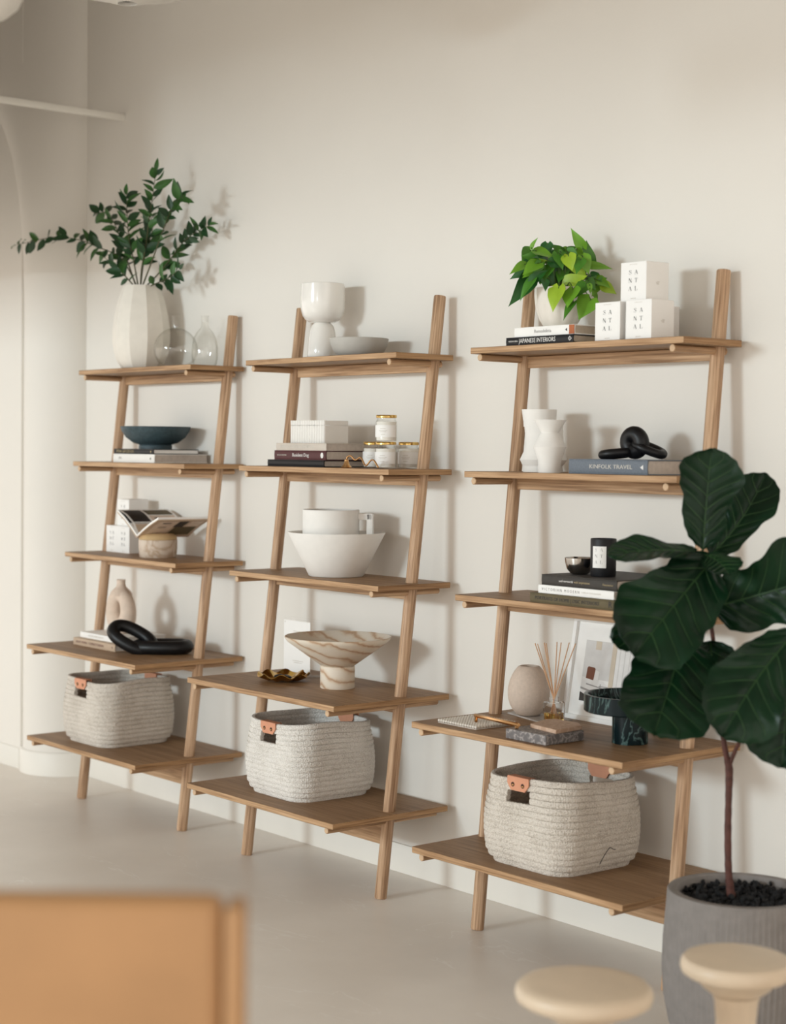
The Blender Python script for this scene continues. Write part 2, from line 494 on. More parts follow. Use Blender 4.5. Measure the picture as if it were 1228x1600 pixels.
def thing(name, label, cat, loc=(0, 0, 0), rz=0.0, group=None):
    o = bpy.data.objects.new(name, None)
    COL.objects.link(o)
    o.empty_display_size = 0.05
    o.location = loc; o.rotation_euler = (0, 0, rz)
    return tag(o, label, cat, group)

def structure(o):
    o['kind'] = 'structure'
    return o

def copy_tree(o, parent=None):
    c = o.copy(); COL.objects.link(c)
    if parent:
        c.parent = parent
        c.matrix_parent_inverse = o.matrix_parent_inverse.copy()
    for ch in list(o.children):
        copy_tree(ch, c)
    return c

def text_part(name, s, size, mat, parent, loc, rx=PI / 2, rz=0.0, sx=1.0, align='LEFT', space=1.0, thick=0.0002):
    """flat printed lettering lying on its surface"""
    cu = bpy.data.curves.new(name, 'FONT')
    cu.body = s; cu.size = size; cu.align_x = align; cu.align_y = 'CENTER'
    cu.space_character = space; cu.resolution_u = 2; cu.extrude = thick
    tmp = bpy.data.objects.new('tmp', cu)
    COL.objects.link(tmp)
    dg = bpy.context.evaluated_depsgraph_get()
    me = bpy.data.meshes.new_from_object(tmp.evaluated_get(dg))
    bpy.data.objects.remove(tmp); bpy.data.curves.remove(cu)
    me.name = name
    me.materials.clear(); me.materials.append(MATS[mat])
    o = bpy.data.objects.new(name, me)
    COL.objects.link(o)
    o.parent = parent; o.location = loc
    o.rotation_euler = (rx, 0, rz); o.scale = (sx, 1, 1)
    return o

def smooth_path(pts, k=6, closed=False):
    P = [Vector(p) for p in pts]
    n = len(P)
    out = []
    for i in range(n if closed else n - 1):
        p0 = P[i - 1] if (closed or i > 0) else P[0]
        p1 = P[i]; p2 = P[(i + 1) % n]
        p3 = P[(i + 2) % n] if (closed or i + 2 < n) else P[-1]
        for j in range(k):
            t = j / k
            out.append(0.5 * ((2 * p1) + (p2 - p0) * t + (2 * p0 - 5 * p1 + 4 * p2 - p3) * t * t + (3 * p1 - p0 - 3 * p2 + p3) * t ** 3))
    if not closed:
        out.append(P[-1])
    return out

# ------------------------------------------------------------------ the room
WY = 0.014
bm = BM(); bx(bm, (1.5, WY + 0.1, 1.75), (12.0, 0.2, 3.5))
structure(obj('wall_back', bm, 'wall', smooth=False))
bm = BM(); bx(bm, (1.0, -4.9, -0.05), (13.0, 10.2, 0.1))
structure(obj('floor', bm, 'floor', smooth=False))
bm = BM(); bx(bm, (1.0, -2.35, 3.55), (13.0, 5.1, 0.1))
structure(obj('ceiling', bm, 'ceiling', smooth=False))
# unseen beam behind the camera, added to dim window light high on the wall
bm = BM(); bx(bm, (1.0, -4.6, 2.95), (13.0, 0.3, 1.1))
structure(obj('shade_beam', bm, 'ceiling', smooth=False))
# unseen block left of the frame, added to shade the upper left corner
bm = BM(); bx(bm, (-2.7, -1.9, 2.80), (3.6, 1.8, 1.40))
structure(obj('shade_block_left', bm, 'ceiling', smooth=False))
bm = BM(); bx(bm, (3.0, WY - 0.004, 0.0475), (9.1, 0.008, 0.095), 0.002)
structure(obj('baseboard_back', bm, 'baseboard'))
# round engaged column at the left end, swinging over into an arch
cx, cy, cr_ = -1.745, 0.03, 0.185
bm = BM()
rings = []
for z, w in [(0, 0), (0.8, 0), (1.6, 0), (1.9, 0), (2.05, 0.003), (2.2, 0.015), (2.35, 0.04), (2.5, 0.09), (2.62, 0.15), (2.74, 0.24), (2.85, 0.38), (2.95, 0.6), (3.02, 0.9), (3.5, 1.0)]:
    # the right side stays put while the left side springs over into the arch
    rings.append([bm.verts.new((cx - w / 2 + (cr_ + w / 2) * math.cos(2 * PI * k / 72), cy + (cr_ + 0.01 * w) * math.sin(2 * PI * k / 72), z)) for k in range(72)])
for A, B in zip(rings, rings[1:]):
    for k in range(72):
        bm.faces.new((A[k], A[(k + 1) % 72], B[(k + 1) % 72], B[k]))
structure(obj('column_left', bm, 'wall', angle=60))
bm = BM(); lathe(bm, [(cr_ + 0.001, 0.0), (cr_ + 0.014, 0.0), (cr_ + 0.014, 0.088), (cr_ + 0.009, 0.097), (cr_ + 0.001, 0.1)], 64, (cx, cy, 0))
structure(obj('baseboard_left', bm, 'baseboard'))
bm = BM(); bx(bm, (-3.0, -0.06, 1.75), (2.3, 0.15, 3.5))
structure(obj('wall_left', bm, 'wall', smooth=False))
bm = BM(); bx(bm, (-3.0, -0.139, 0.045), (2.3, 0.010, 0.09), 0.002)
structure(obj('baseboard_side', bm, 'baseboard'))
# slim white rail running out from the wall high on the left
bm = BM(); bx(bm, (-1.262, -0.68, 2.716), (0.024, 1.39, 0.026), 0.006)
structure(obj('trim_1', bm, 'baseboard'))

# ------------------------------------------------------------------ three leaning shelf units
SZ = [1.6868, 1.3301, 0.9754, 0.6233, 0.2688]
SD = [0.2451, 0.2697, 0.3056, 0.4711, 0.4698]
PL, PR, PD0, PH, PYT, PRAD = 0.0292, 0.7532, 0.2452, 1.873, 0.0302, 0.0192
TH = 0.018

UNITS = [(-1.1722, 0.011, 0.005, -0.0047), (0.0, -0.0091, 0.0033, 0.0005), (1.1602, -0.0006, 0.0112, -0.0182)]
def unit_mesh_cache():
    c = {}
    # post (local origin at its foot, pointing up z)
    ln = math.sqrt(PH ** 2 + (PD0 - PYT) ** 2)
    bm = BM(); tube(bm, [(0, 0, 0), (0, 0, 0.004), (0, 0, ln - 0.003), (0, 0, ln)], [PRAD - 0.002, PRAD, PRAD, PRAD - 0.002], 24)
    c['post'] = (bm, 'oak_z')
    for k in range(5):
        d = SD[k] - 0.0127
        bm = BM(); bx(bm, (0.4, -d / 2, -TH / 2), (0.8, d, TH), 0.0012, seg=1)
        c['board%d' % k] = (bm, 'oak_board')
        bm = BM(); L = d - 0.022
        tube(bm, [(0, 0, 0), (0, -0.0015, 0), (0, -L + 0.0015, 0), (0, -L, 0)], [0.0088, 0.0103, 0.0103, 0.0088], 16)
        c['dowel%d' % k] = (bm, 'oak_y')
    bm = BM(); bx(bm, ((PL + PR) / 2, 0, 0), (PR - PL - 2 * PRAD + 0.004, 0.018, 0.034), 0.001, seg=1)
    c['rail'] = (bm, 'oak_x')
    bm = BM(); bx(bm, ((PL + PR) / 2, 0, 0), (PR - PL - 2 * PRAD + 0.004, 0.018, 0.075), 0.001, seg=1)
    c['low_rail'] = (bm, 'oak_x')
    out = {}
    for k, (bm, m_) in c.items():
        o = obj(k, bm, m_)
        if k.startswith('board'):      # front: painted lighter for the window light on it; veneered cross grain at the ends
            o.data.materials.append(MATS['oak_edge_lit']); o.data.materials.append(MATS['oak_end'])
            for f in o.data.polygons:
                if abs(f.normal.y) > 0.9: f.material_index = 1
                if abs(f.normal.x) > 0.9: f.material_index = 2
        if k.startswith('dowel'):
            o.data.materials.append(MATS['dowel_end'])
            for f in o.data.polygons:
                if abs(f.normal.y) > 0.95: f.material_index = 1
        out[k] = o.data
        bpy.data.objects.remove(o)
    return out
UM = unit_mesh_cache()
lean = math.atan2(PD0 - PYT, PH)

def part(name, me, parent, loc, rot=(0, 0, 0)):
    o = bpy.data.objects.new(name, me)
    COL.objects.link(o)
    o.parent = parent; o.location = loc; o.rotation_euler = rot
    return o

ULAB = ['oak ladder shelf furthest left, holding the faceted vase with green branches on top',
        'middle oak ladder shelf, with the white goblet on its top board',
        'oak ladder shelf on the right, behind the big-leaved plant in the grey pot']
for (ux, uy, ua, ut), lab in zip(UNITS, ULAB):
    t = thing('ladder_shelf', lab, 'shelf', (ux, uy, 0), ua, 'leaning oak ladder shelves')
    for px in (PL, PR):
        part('post', UM['post'], t, (px, -PD0, 0), Matrix(((1, 0, ut), (0, 1, math.sin(lean)), (0, 0, 1))).to_euler() if False else (-lean, math.atan(ut), 0))
    for k in range(5):
        sx = ut * SZ[k]
        part('shelf_board', UM['board%d' % k], t, (sx, -0.0127, SZ[k]))
        for px in (PL, PR):
            part('dowel', UM['dowel%d' % k], t, (px + sx, -0.0127 - 0.012, SZ[k] - TH - 0.0104))
        py = -(PD0 - (PD0 - PYT) * SZ[k] / PH)
        if k < 4:
            part('rail', UM['rail'], t, (sx, py, SZ[k] - TH - 0.018))
        else:
            part('rail', UM['low_rail'], t, (sx, py, SZ[k] - TH - 0.052))

# ------------------------------------------------------------------ books
def book(name, label, x0, x1, z0, z1, yf, depth, cover, pages='pages', rz=0.0, text=(), group=None, hard=True, half=None, logo=None):
    """lying flat, spine along x and facing the room; spine centre is the origin"""
    w, h = x1 - x0, z1 - z0
    t = thing(name, label, 'book', ((x0 + x1) / 2, yf, z0), rz, group)
    th = 0.0028 if hard else 0.0010
    ov = 0.003 if hard else 0.0005
    bm = BM()
    bx(bm, (0, depth / 2, th / 2), (w, depth, th), 0.0006, seg=1)
    bx(bm, (0, depth / 2, h - th / 2), (w, depth, th), 0.0006, seg=1)
    # rounded spine
    n = 8
    pts = []
    for i in range(n + 1):
        a = -PI / 2 + PI * i / n
        pts.append((0.0035 - 0.0035 * math.cos(a), h / 2 + (h / 2 - 0.0004) * math.sin(a)))
    for i in range(n, -1, -1):
        a = -PI / 2 + PI * i / n
        pts.append((0.0065 - 0.0035 * math.cos(a), h / 2 + (h / 2 - th * 0.9) * math.sin(a)))
    prism(bm, [(-w / 2, y, z) for y, z in pts], (1, 0, 0), w)
    obj('cover', bm, cover, t)
    bm = BM(); bx(bm, (0, depth / 2 + 0.0015, h / 2), (w - 2 * ov, depth - 0.003 - ov * 2, h - 2 * th + 0.0004))
    obj('page_block', bm, pages, t, smooth=False)
    for (s, fx, size, mat_, sxx, al) in text:
        text_part('lettering', s, size, mat_, t, (-w / 2 + fx * w, -0.0004, h * 0.5), sx=sxx, align=al)
    if half:      # coloured end band on the spine
        bm = BM(); bx(bm, (w / 2 - half[0] / 2, -0.0001, h / 2), (half[0], 0.0012, h - 0.002))
        obj('spine_band', bm, half[1], t, smooth=False)
    if logo:
        kind, fx, r, mat_ = logo
        lx = -w / 2 + fx * w
        bm = BM()
        if kind == 'disc':
            prism(bm, [(lx + r * math.cos(2 * PI * i / 20), -0.0002, h / 2 + 1.25 * r * math.sin(2 * PI * i / 20)) for i in range(20)], (0, -1, 0), 0.0004)
        elif kind == 'triangle':
            prism(bm, [(lx - r, -0.0002, h / 2), (lx + r * 0.7, -0.0002, h / 2 - r), (lx + r * 0.7, -0.0002, h / 2 + r)], (0, -1, 0), 0.0004)
        elif kind == 'diamond':
            for q in (1.0, 0.55):
                P = [(lx - r * q, h / 2), (lx, h / 2 - r * q), (lx + r * q, h / 2), (lx, h / 2 + r * q)]
                Q = [(lx + (a - lx) * 0.78, h / 2 + (b2 - h / 2) * 0.78) for a, b2 in P]
                for i in range(4):
                    j = (i + 1) % 4
                    prism(bm, [(P[i][0], -0.0002, P[i][1]), (P[j][0], -0.0002, P[j][1]), (Q[j][0], -0.0002, Q[j][1]), (Q[i][0], -0.0002, Q[i][1])], (0, -1, 0), 0.0004)
        obj('emblem', bm, mat_, t, smooth=False)
    return t

B1 = 'books lying flat on the left shelf unit'
book('book', 'white thick book under the black one, below the teal bowl', -0.905, -0.608, 1.3303, 1.3625, -0.238, 0.235, 'white_matte', group=B1,
     text=[('VTH', 0.14, 0.013, 'print_grey', 0.9, 'LEFT')], logo=('disc', 0.91, 0.0032, 'print_dark'))
book('book', 'slim black book directly under the teal bowl', -0.910, -0.626, 1.3627, 1.3815, -0.232, 0.20, 'black', pages='paper', group=B1,
     text=[('FITNA SUCCES CO.', 0.07, 0.0150, 'print_gold', 1.0, 'LEFT')], logo=('triangle', 0.94, 0.0045, 'print_gold'))
book('book', 'tan cloth book with dark red spine lettering, under a white book', -1.062, -0.748, 0.6235, 0.6510, -0.318, 0.205, 'tan_cover', pages='paper', group=B1,
     text=[('EIGHT HOMES   CLEMENTS DESIGN', 0.07, 0.0118, 'print_maroon', 1.12, 'LEFT'), ('K', 0.94, 0.011, 'print_maroon', 1.0, 'CENTER')], rz=0.0)
book('book', 'white book on the tan one, under the round hollow vase', -1.055, -0.770, 0.6512, 0.6725, -0.292, 0.21, 'white_box', pages='paper', group=B1,
     text=[('HOUSE LONDON CO.', 0.22, 0.0098, 'print_pale', 1.2, 'LEFT')])

B2 = 'books lying flat on the middle shelf unit'
book('book', 'black book at the bottom of the stack under the ribbed white box', 0.112, 0.424, 1.3303, 1.3525, -0.238, 0.225, 'black', group=B2)
book('book', 'dark maroon book between a black and a beige one', 0.148, 0.432, 1.3527, 1.3835, -0.236, 0.225, 'maroon', group=B2,
     text=[('Resident Dog', 0.36, 0.0165, 'print_white', 1.0, 'LEFT'), ('NICOLE ENGLAND', 0.06, 0.0062, 'print_pale', 1.0, 'LEFT')], logo=('disc', 0.93, 0.0075, 'print_white'))
book('book', 'beige book directly under the ribbed white box', 0.158, 0.434, 1.3837, 1.4080, -0.236, 0.225, 'beige_cover', group=B2,
     text=[('ARRANGING THINGS', 0.07, 0.0160, 'print_pale', 1.25, 'LEFT')])

B3 = 'books lying flat on the right shelf unit'
book('book', 'black book with bold white spine letters, lowest under the potted vine', 1.272, 1.537, 1.6870, 1.7095, -0.236, 0.21, 'black', pages='pages_tan', group=B3,
     text=[('JAPANESE INTERIORS', 0.2, 0.0178, 'print_white', 0.86, 'LEFT'), ('MIHOKO IIDA', 0.04, 0.006, 'print_white', 1.0, 'LEFT')], logo=('diamond', 0.955, 0.0068, 'print_white'))
book('book', 'white book with an orange spine end, right under the vine pot', 1.300, 1.537, 1.7097, 1.7365, -0.231, 0.205, 'white_box', pages='pages_tan', group=B3,
     half=(0.020, 'orange_cloth'), text=[('Remodelista', 0.34, 0.0135, 'print_grey', 1.0, 'LEFT')], logo=('triangle', 0.87, 0.0045, 'print_dark'))
book('book', 'blue-grey book under the black linked-ring ornament', 1.532, 1.818, 1.3303, 1.3700, -0.240, 0.215, 'slate_blue', group=B3,
     text=[('KINFOLK TRAVEL', 0.27, 0.0155, 'print_pale', 1.28, 'LEFT')], logo=('triangle', 0.935, 0.0065, 'print_white'))
book('book', 'olive book lowest of three under the black candle', 1.447, 1.775, 0.9757, 1.0025, -0.298, 0.27, 'olive', group=B3,
     text=[('PORTRAITS OF HOME | DISC INTERIORS', 0.06, 0.0135, 'print_dark', 1.0, 'LEFT'), ('R', 0.92, 0.024, 'print_dark', 1.0, 'CENTER')])
book('book', 'white book between the olive and the charcoal one', 1.473, 1.755, 1.0027, 1.0255, -0.292, 0.25, 'white_box', group=B3,
     text=[('V I C T O R I A N   M O D E R N', 0.05, 0.0105, 'print_grey', 0.98, 'LEFT'), ('CARR & CASTLEHAUN', 0.58, 0.006, 'print_pale', 1.2, 'LEFT')])
book('book', 'charcoal book on top of its stack, under the black candle', 1.486, 1.765, 1.0257, 1.0545, -0.292, 0.27, 'charcoal', group=B3,
     text=[('axel vervoordt', 0.24, 0.0088, 'print_white', 1.0, 'LEFT'), ('wabi inspirations', 0.44, 0.0088, 'print_gold', 1.0, 'LEFT'), ('Flammarion', 0.82, 0.008, 'print_gold', 1.0, 'LEFT')])

# ------------------------------------------------------------------ left unit, top board
t = thing('branch_vase', 'tall off-white vase with broad vertical facets, on the left shelf', 'vase', (-0.892, -0.125, SZ[0]))
bm = BM()
prof = [(0, 0.004), (0.055, 0.0), (0.074, 0.004), (0.090, 0.024), (0.103, 0.062), (0.1105, 0.105), (0.110, 0.150), (0.103, 0.205), (0.090, 0.260), (0.077, 0.300), (0.069, 0.319), (0.062, 0.319), (0.068, 0.29), (0.08, 0.25), (0.09, 0.15), (0.06, 0.03), (0, 0.03)]
lathe(bm, prof, 10, phase=0.30)
obj('vessel', bm, 'ivory', t, angle=20)

def branch(label, pts, leaves, seed, r0=0.0032, start=0.25):
    rnd = random.Random(seed)
    t = thing('leafy_branch', label, 'branch', pts[0], 0, 'cut green branches in the faceted vase')
    o0 = Vector(pts[0])
    P = [p - o0 for p in smooth_path(pts, 6)]
    P = [Vector((0, 0, -0.16)) + P[0] * 0.3] + P
    bm = BM(); tube(bm, P, [r0 * (1 - 0.75 * i / (len(P) - 1)) for i in range(len(P))], 6)
    obj('stem', bm, 'twig', t)
    n = len(P)
    leaves = int(leaves * 1.25)
    for i in range(leaves):
        f = start + (1 - start) * (i + 0.6 * rnd.random()) / leaves
        if i == leaves - 1:
            f = 1.0
        q = f * (n - 1); k = min(int(q), n - 2)
        p = P[k].lerp(P[k + 1], q - k)
        tan = (P[k + 1] - P[k]).normalized()
        # outwards direction: alternate sides in a plane that turns with the twig
        a = (i % 2) * PI + rnd.uniform(-0.9, 0.9) + rnd.choice((0, 0, 0.8))
        s = Vector((0.63, 0.77, 0)) if abs(tan.z) > 0.5 else Vector((0, 0, 1))
        s = (s - tan * s.dot(tan)).normalized()
        s2 = tan.cross(s)
        d = (tan * rnd.uniform(0.35, 1.0) + (s * math.cos(a) + s2 * math.sin(a)) * rnd.uniform(0.6, 1.0)).normalized()
        if i == leaves - 1:
            d = tan
        nv = (Vector((0.55, -0.75, 0.45)) + Vector((rnd.uniform(-.9, .9), rnd.uniform(-.9, .9), rnd.uniform(-.9, .9)))).normalized()
        yv = d; xv = yv.cross(nv).normalized(); zv = xv.cross(yv)
        sc_ = rnd.uniform(0.85, 1.35) * (0.85 if f > 0.93 else 1.0)
        M = Matrix(((xv.x, yv.x, zv.x), (xv.y, yv.y, zv.y), (xv.z, yv.z, zv.z))).to_4x4()
        lf = bpy.data.objects.new('leaf', rnd.choice(BLEAF))
        COL.objects.link(lf); lf.parent = t
        lf.matrix_basis = Matrix.Translation(p) @ M @ Matrix.Diagonal((sc_ * rnd.uniform(0.85, 1.15), sc_, sc_, 1))
    return t

def small_leaf(length, width, fold, droop, mat_, heart=False, nu=8):
    bm = BM()
    rows = []
    for i in range(nu + 1):
        u = i / nu
        if heart:
            HP = [(0, 0.35), (0.08, 0.80), (0.2, 1.0), (0.4, 0.88), (0.6, 0.60), (0.8, 0.28), (0.92, 0.09), (1.0, 0.0)]
            w = next(wa + (wb_ - wa) * (u - a_) / (b2 - a_) for (a_, wa), (b2, wb_) in zip(HP, HP[1:]) if u <= b2) * width * 0.5
            if i == nu: w = 0
        else:
            w = width * 0.5 * math.sin(PI * (u ** 0.8)) ** 0.9 if 0 < i < nu else 0.0
        y = u * length
        z = -droop * u * u * length
        row = []
        for j in (-1, -0.5, 0, 0.5, 1):
            yy = y - (0.16 * length * abs(j) * (1 - u) ** 4 if heart else 0)
            row.append(bm.verts.new((j * w, yy, z + fold * abs(j) * w)))
        rows.append(row)
    for a, b_ in zip(rows, rows[1:]):
        for j in range(4):
            bm.faces.new((a[j], a[j + 1], b_[j + 1], b_[j]))
    bmesh.ops.remove_doubles(bm, verts=bm.verts[:], dist=1e-6)
    o = obj('leaf_shape', bm, mat_, angle=80)
    me = o.data
    bpy.data.objects.remove(o)
    return me
BLEAF = [small_leaf(0.056, 0.024, 0.35, 0.15, 'branch_leaf'), small_leaf(0.050, 0.026, 0.25, -0.1, 'branch_leaf_dark'),
         small_leaf(0.062, 0.023, 0.4, 0.3, 'branch_leaf'), small_leaf(0.046, 0.022, 0.2, 0.1, 'branch_leaf_dark'), small_leaf(0.058, 0.026, 0.3, 0.2, 'branch_leaf_dark')]
branch('long leafy branch reaching far out to the left', [(-0.9151, -0.1300, 1.9992), (-0.9513, -0.1400, 2.0623), (-1.0045, -0.1600, 2.1264), (-1.1423, -0.1800, 2.1731), (-1.2181, -0.2000, 2.2004), (-1.3792, -0.2200, 2.2279), (-1.5577, -0.2400, 2.2236), (-1.6838, -0.2500, 2.2177)], 26, 1)
branch('leafy branch arching up to the left of the vase', [(-0.9365, -0.1200, 2.0013), (-0.9850, -0.1200, 2.0786), (-1.0339, -0.1200, 2.1567), (-1.1155, -0.1100, 2.2594), (-1.2028, -0.1000, 2.3190), (-1.3014, -0.0900, 2.3245)], 20, 2)
branch('upright leafy branch just left of the tallest one', [(-0.8891, -0.1400, 1.9969), (-0.9064, -0.1500, 2.0950), (-0.9285, -0.1600, 2.1937), (-0.9269, -0.1700, 2.2902), (-0.9323, -0.1700, 2.3517)], 20, 3)
branch('tallest leafy branch, standing straight up', [(-0.8916, -0.1300, 1.9977), (-0.8830, -0.1300, 2.0704), (-0.8349, -0.1400, 2.1630), (-0.7964, -0.1500, 2.2552), (-0.7699, -0.1500, 2.3485), (-0.7526, -0.1500, 2.4231)], 21, 4)
branch('leafy branch leaning out furthest to the right', [(-0.9130, -0.1000, 2.0011), (-0.8366, -0.0900, 2.0456), (-0.7483, -0.0800, 2.1076), (-0.6596, -0.0800, 2.1627), (-0.5638, -0.0800, 2.1922), (-0.4869, -0.0800, 2.2040)], 23, 5)
branch('leafy branch rising to the upper right', [(-0.8656, -0.1400, 1.9953), (-0.7464, -0.1600, 2.1060), (-0.6258, -0.1800, 2.2243), (-0.5693, -0.1800, 2.2819), (-0.5133, -0.1800, 2.3063)], 17, 6, start=0.35)
branch('short leafy branch low on the left of the vase mouth', [(-0.8746, -0.1600, 1.9946), (-0.9170, -0.1800, 2.0399), (-0.9770, -0.1900, 2.0826), (-1.0574, -0.2000, 2.1274)], 13, 7)
branch('short leafy branch low on the right of the vase mouth', [(-0.8753, -0.1200, 1.9973), (-0.7577, -0.1300, 2.0107), (-0.6608, -0.1400, 2.0248), (-0.5992, -0.1400, 2.0488)], 11, 8)
branch('leafy branch in the middle of the bunch', [(-0.9413, -0.1000, 2.0029), (-0.9352, -0.0900, 2.1018), (-0.9148, -0.0800, 2.1748), (-0.8874, -0.0800, 2.2337), (-0.9161, -0.0800, 2.2977)], 18, 9)

# glass vessels
bm = BM()
R0 = 0.082
pr = []
for i in range(0, 25):
    a = -PI / 2 + 0.62 + (PI - 0.62 - 0.2) * i / 24
    pr.append((R0 * math.cos(a), 0.0665 + R0 * 0.98 * math.sin(a)))
outer = [(0, 0.0), (0.040, 0.0)] + pr[1:] + [(0.0165, 0.151), (0.0160, 0.185), (0.0185, 0.192)]
inner = [(max(r - 0.0022, 0.0), z - (0.0 if i > 3 else -0.003)) for i, (r, z) in enumerate(outer)]
inner[0] = (0, 0.004)
lathe(bm, outer + inner[::-1], 40)
o = obj('glass_globe_vase', bm, 'glass', angle=60)
o.location = (-0.640, -0.128, SZ[0] + 0.0003)
tag(o, 'clear round glass vase with a short neck, beside the faceted vase', 'vase', 'clear glass vessels')
bm = BM()
outer = [(0, 0.0), (0.036, 0.0), (0.044, 0.010), (0.0485, 0.035), (0.0485, 0.07), (0.043, 0.105), (0.030, 0.130), (0.016, 0.145), (0.0135, 0.155), (0.0135, 0.185), (0.0155, 0.190)]
inner = [(max(r - 0.002, 0.0), z + (0.003 if i < 2 else 0)) for i, (r, z) in enumerate(outer)]
lathe(bm, outer + inner[::-1], 36)
o = obj('glass_bottle', bm, 'glass', angle=60)
o.location = (-0.532, -0.070, SZ[0] + 0.0003)
tag(o, 'clear glass bottle behind the round glass vase, nearest the post', 'bottle', 'clear glass vessels')

# left unit, second board: teal bowl
bm = BM()
lathe(bm, [(0, 0.004), (0.054, 0.004), (0.057, 0.0), (0.062, 0.0), (0.063, 0.010), (0.060, 0.016), (0.085, 0.024), (0.112, 0.044), (0.128, 0.068), (0.133, 0.0835), (0.131, 0.085), (0.127, 0.080), (0.108, 0.050), (0.08, 0.032), (0, 0.026)], 64)
o = obj('footed_bowl', bm, 'teal_ceramic'); o.location = (-0.767, -0.135, 1.3818)
tag(o, 'wide dark teal bowl on a narrow foot, on the black book', 'bowl')

# third board: candle boxes, jar and open magazine
def didone(parent, cx_, cz_, w, h, mat_='print_dark', face='front', yoff=0.0):
    """the letters S A / N T / A L with thick and hair strokes, printed flat on the box"""
    bm = BM()
    T, H = 0.17, 0.035     # stroke widths in letter units
    def seg(ox, oz, a, b_, wd):
        ax, az = a; bx_, bz = b_; wd = wd * wscale
        pts = [(ax - wd / 2, az), (ax + wd / 2, az), (bx_ + wd / 2, bz), (bx_ - wd / 2, bz)] if abs(bz - az) > 1e-6 else [(ax, az - wd / 2), (bx_, az - wd / 2), (bx_, az + wd / 2), (ax, az + wd / 2)]
        prism(bm, [(ox + lw * x, 0, oz + lh * z) for x, z in pts], (0, -1, 0), 0.0003)
    lw, lh = w * 0.27, h * 0.185
    wscale = 0.68
    G = {'S': [((0.15, 0.12), (0.75, 0.05), 0.05), ((0.12, 0.85), (0.85, 0.25), 0.24), ((0.2, 0.95), (0.8, 0.95), 0.05), ((0.8, 0.72), (0.8, 0.95), 0.05), ((0.12, 0.05), (0.12, 0.3), 0.05), ((0.15, 0.05), (0.75, 0.05), 0.05)],
         'A': [((0.05, 0.0), (0.48, 1.0), 0.05), ((0.85, 0.0), (0.48, 1.0), 0.22), ((0.2, 0.33), (0.7, 0.33), 0.045), ((0, 0), (0.2, 0), 0.04), ((0.65, 0), (1.0, 0), 0.04)],
         'N': [((0.12, 0.0), (0.12, 1.0), 0.05), ((0.85, 0.0), (0.18, 1.0), 0.24), ((0.88, 0.0), (0.88, 1.0), 0.05)],
         'T': [((0.5, 0.0), (0.5, 1.0), 0.2), ((0.05, 0.98), (0.95, 0.98), 0.05), ((0.06, 0.75), (0.06, 1.0), 0.04), ((0.94, 0.75), (0.94, 1.0), 0.04), ((0.3, 0), (0.7, 0), 0.04)],
         'L': [((0.25, 0.0), (0.25, 1.0), 0.2), ((0.1, 0.02), (0.9, 0.02), 0.05), ((0.9, 0.0), (0.9, 0.3), 0.05), ((0.05, 1), (0.45, 1), 0.04)]}
    for r_, row in enumerate(('SA', 'NT', 'AL')):
        for c_, ch in enumerate(row):
            for a, b_, wd in G[ch]:
                seg(cx_ + (c_ - 1.0) * w * 0.5 + 0.10 * w, cz_ + h * (0.5 - 0.36 * r_) - lh, a, b_, wd)
    o = obj('lettering', bm, mat_, parent, smooth=False)
    o.location = (0, yoff, 0)
    return o

def candle_box(label, xc, yf, z, w, d, h, group, rz=0.0, letters=True, cat='box'):
    t = thing('candle_box', label, cat, (xc, yf, z), rz, group)
    bm = BM(); bx(bm, (0, d / 2, h * 0.5), (w, d, h), 0.0008, seg=1)
    obj('carton', bm, 'white_box', t)
    if letters:
        didone(t, 0.0, h * 0.50, w * 0.46, h * 0.58, 'print_dark', yoff=-0.0003)
        bm = BM(); bx(bm, (0, -0.0003, h * 0.935), (w * 0.30, 0.0004, 0.0010)); bx(bm, (0, -0.0003, h * 0.065), (w * 0.2, 0.0004, 0.0018))
        obj('fine_print', bm, 'print_pale', t, smooth=False)
        bm = BM(); bx(bm, (w / 2 + 0.0002, d / 2, h * 0.46), (0.0004, d * 0.14, 0.0016)); bx(bm, (w / 2 + 0.0002, d / 2 + 0.002, h * 0.49), (0.0004, d * 0.12, 0.0016)); bx(bm, (w / 2 + 0.0002, d / 2 + 0.001, h * 0.43), (0.0004, d * 0.10, 0.0016))
        obj('side_print', bm, 'print_pale', t, smooth=False)
    return t
G1 = 'white candle boxes on the left unit'
candle_box('white lettered box at the left end of the board, beside the left post', -1.078, -0.140, SZ[2], 0.088, 0.088, 0.104, G1)
candle_box('white lettered box half hidden by the stone jar', -0.988, -0.142, SZ[2], 0.088, 0.088, 0.104, G1)
candle_box('white lettered box standing on top of the two behind the open magazine', -1.020, -0.125, SZ[2] + 0.1042, 0.088, 0.088, 0.104, G1)

t = thing('lidded_jar', 'pale stone jar with a domed honey-coloured lid, under the open magazine', 'jar', (-0.705, -0.160, SZ[2]))
bm = BM(); lathe(bm, [(0, 0.001), (0.066, 0.0), (0.069, 0.003), (0.0725, 0.035), (0.0725, 0.066), (0.071, 0.067), (0, 0.067)], 56); obj('body', bm, 'beige_stone', t)
bm = BM(); lathe(bm, [(0, 0.0672), (0.0705, 0.0672), (0.072, 0.069), (0.0685, 0.080), (0.058, 0.0885), (0.045, 0.0905), (0, 0.091)], 56); obj('lid', bm, 'jar_lid_wood', t)

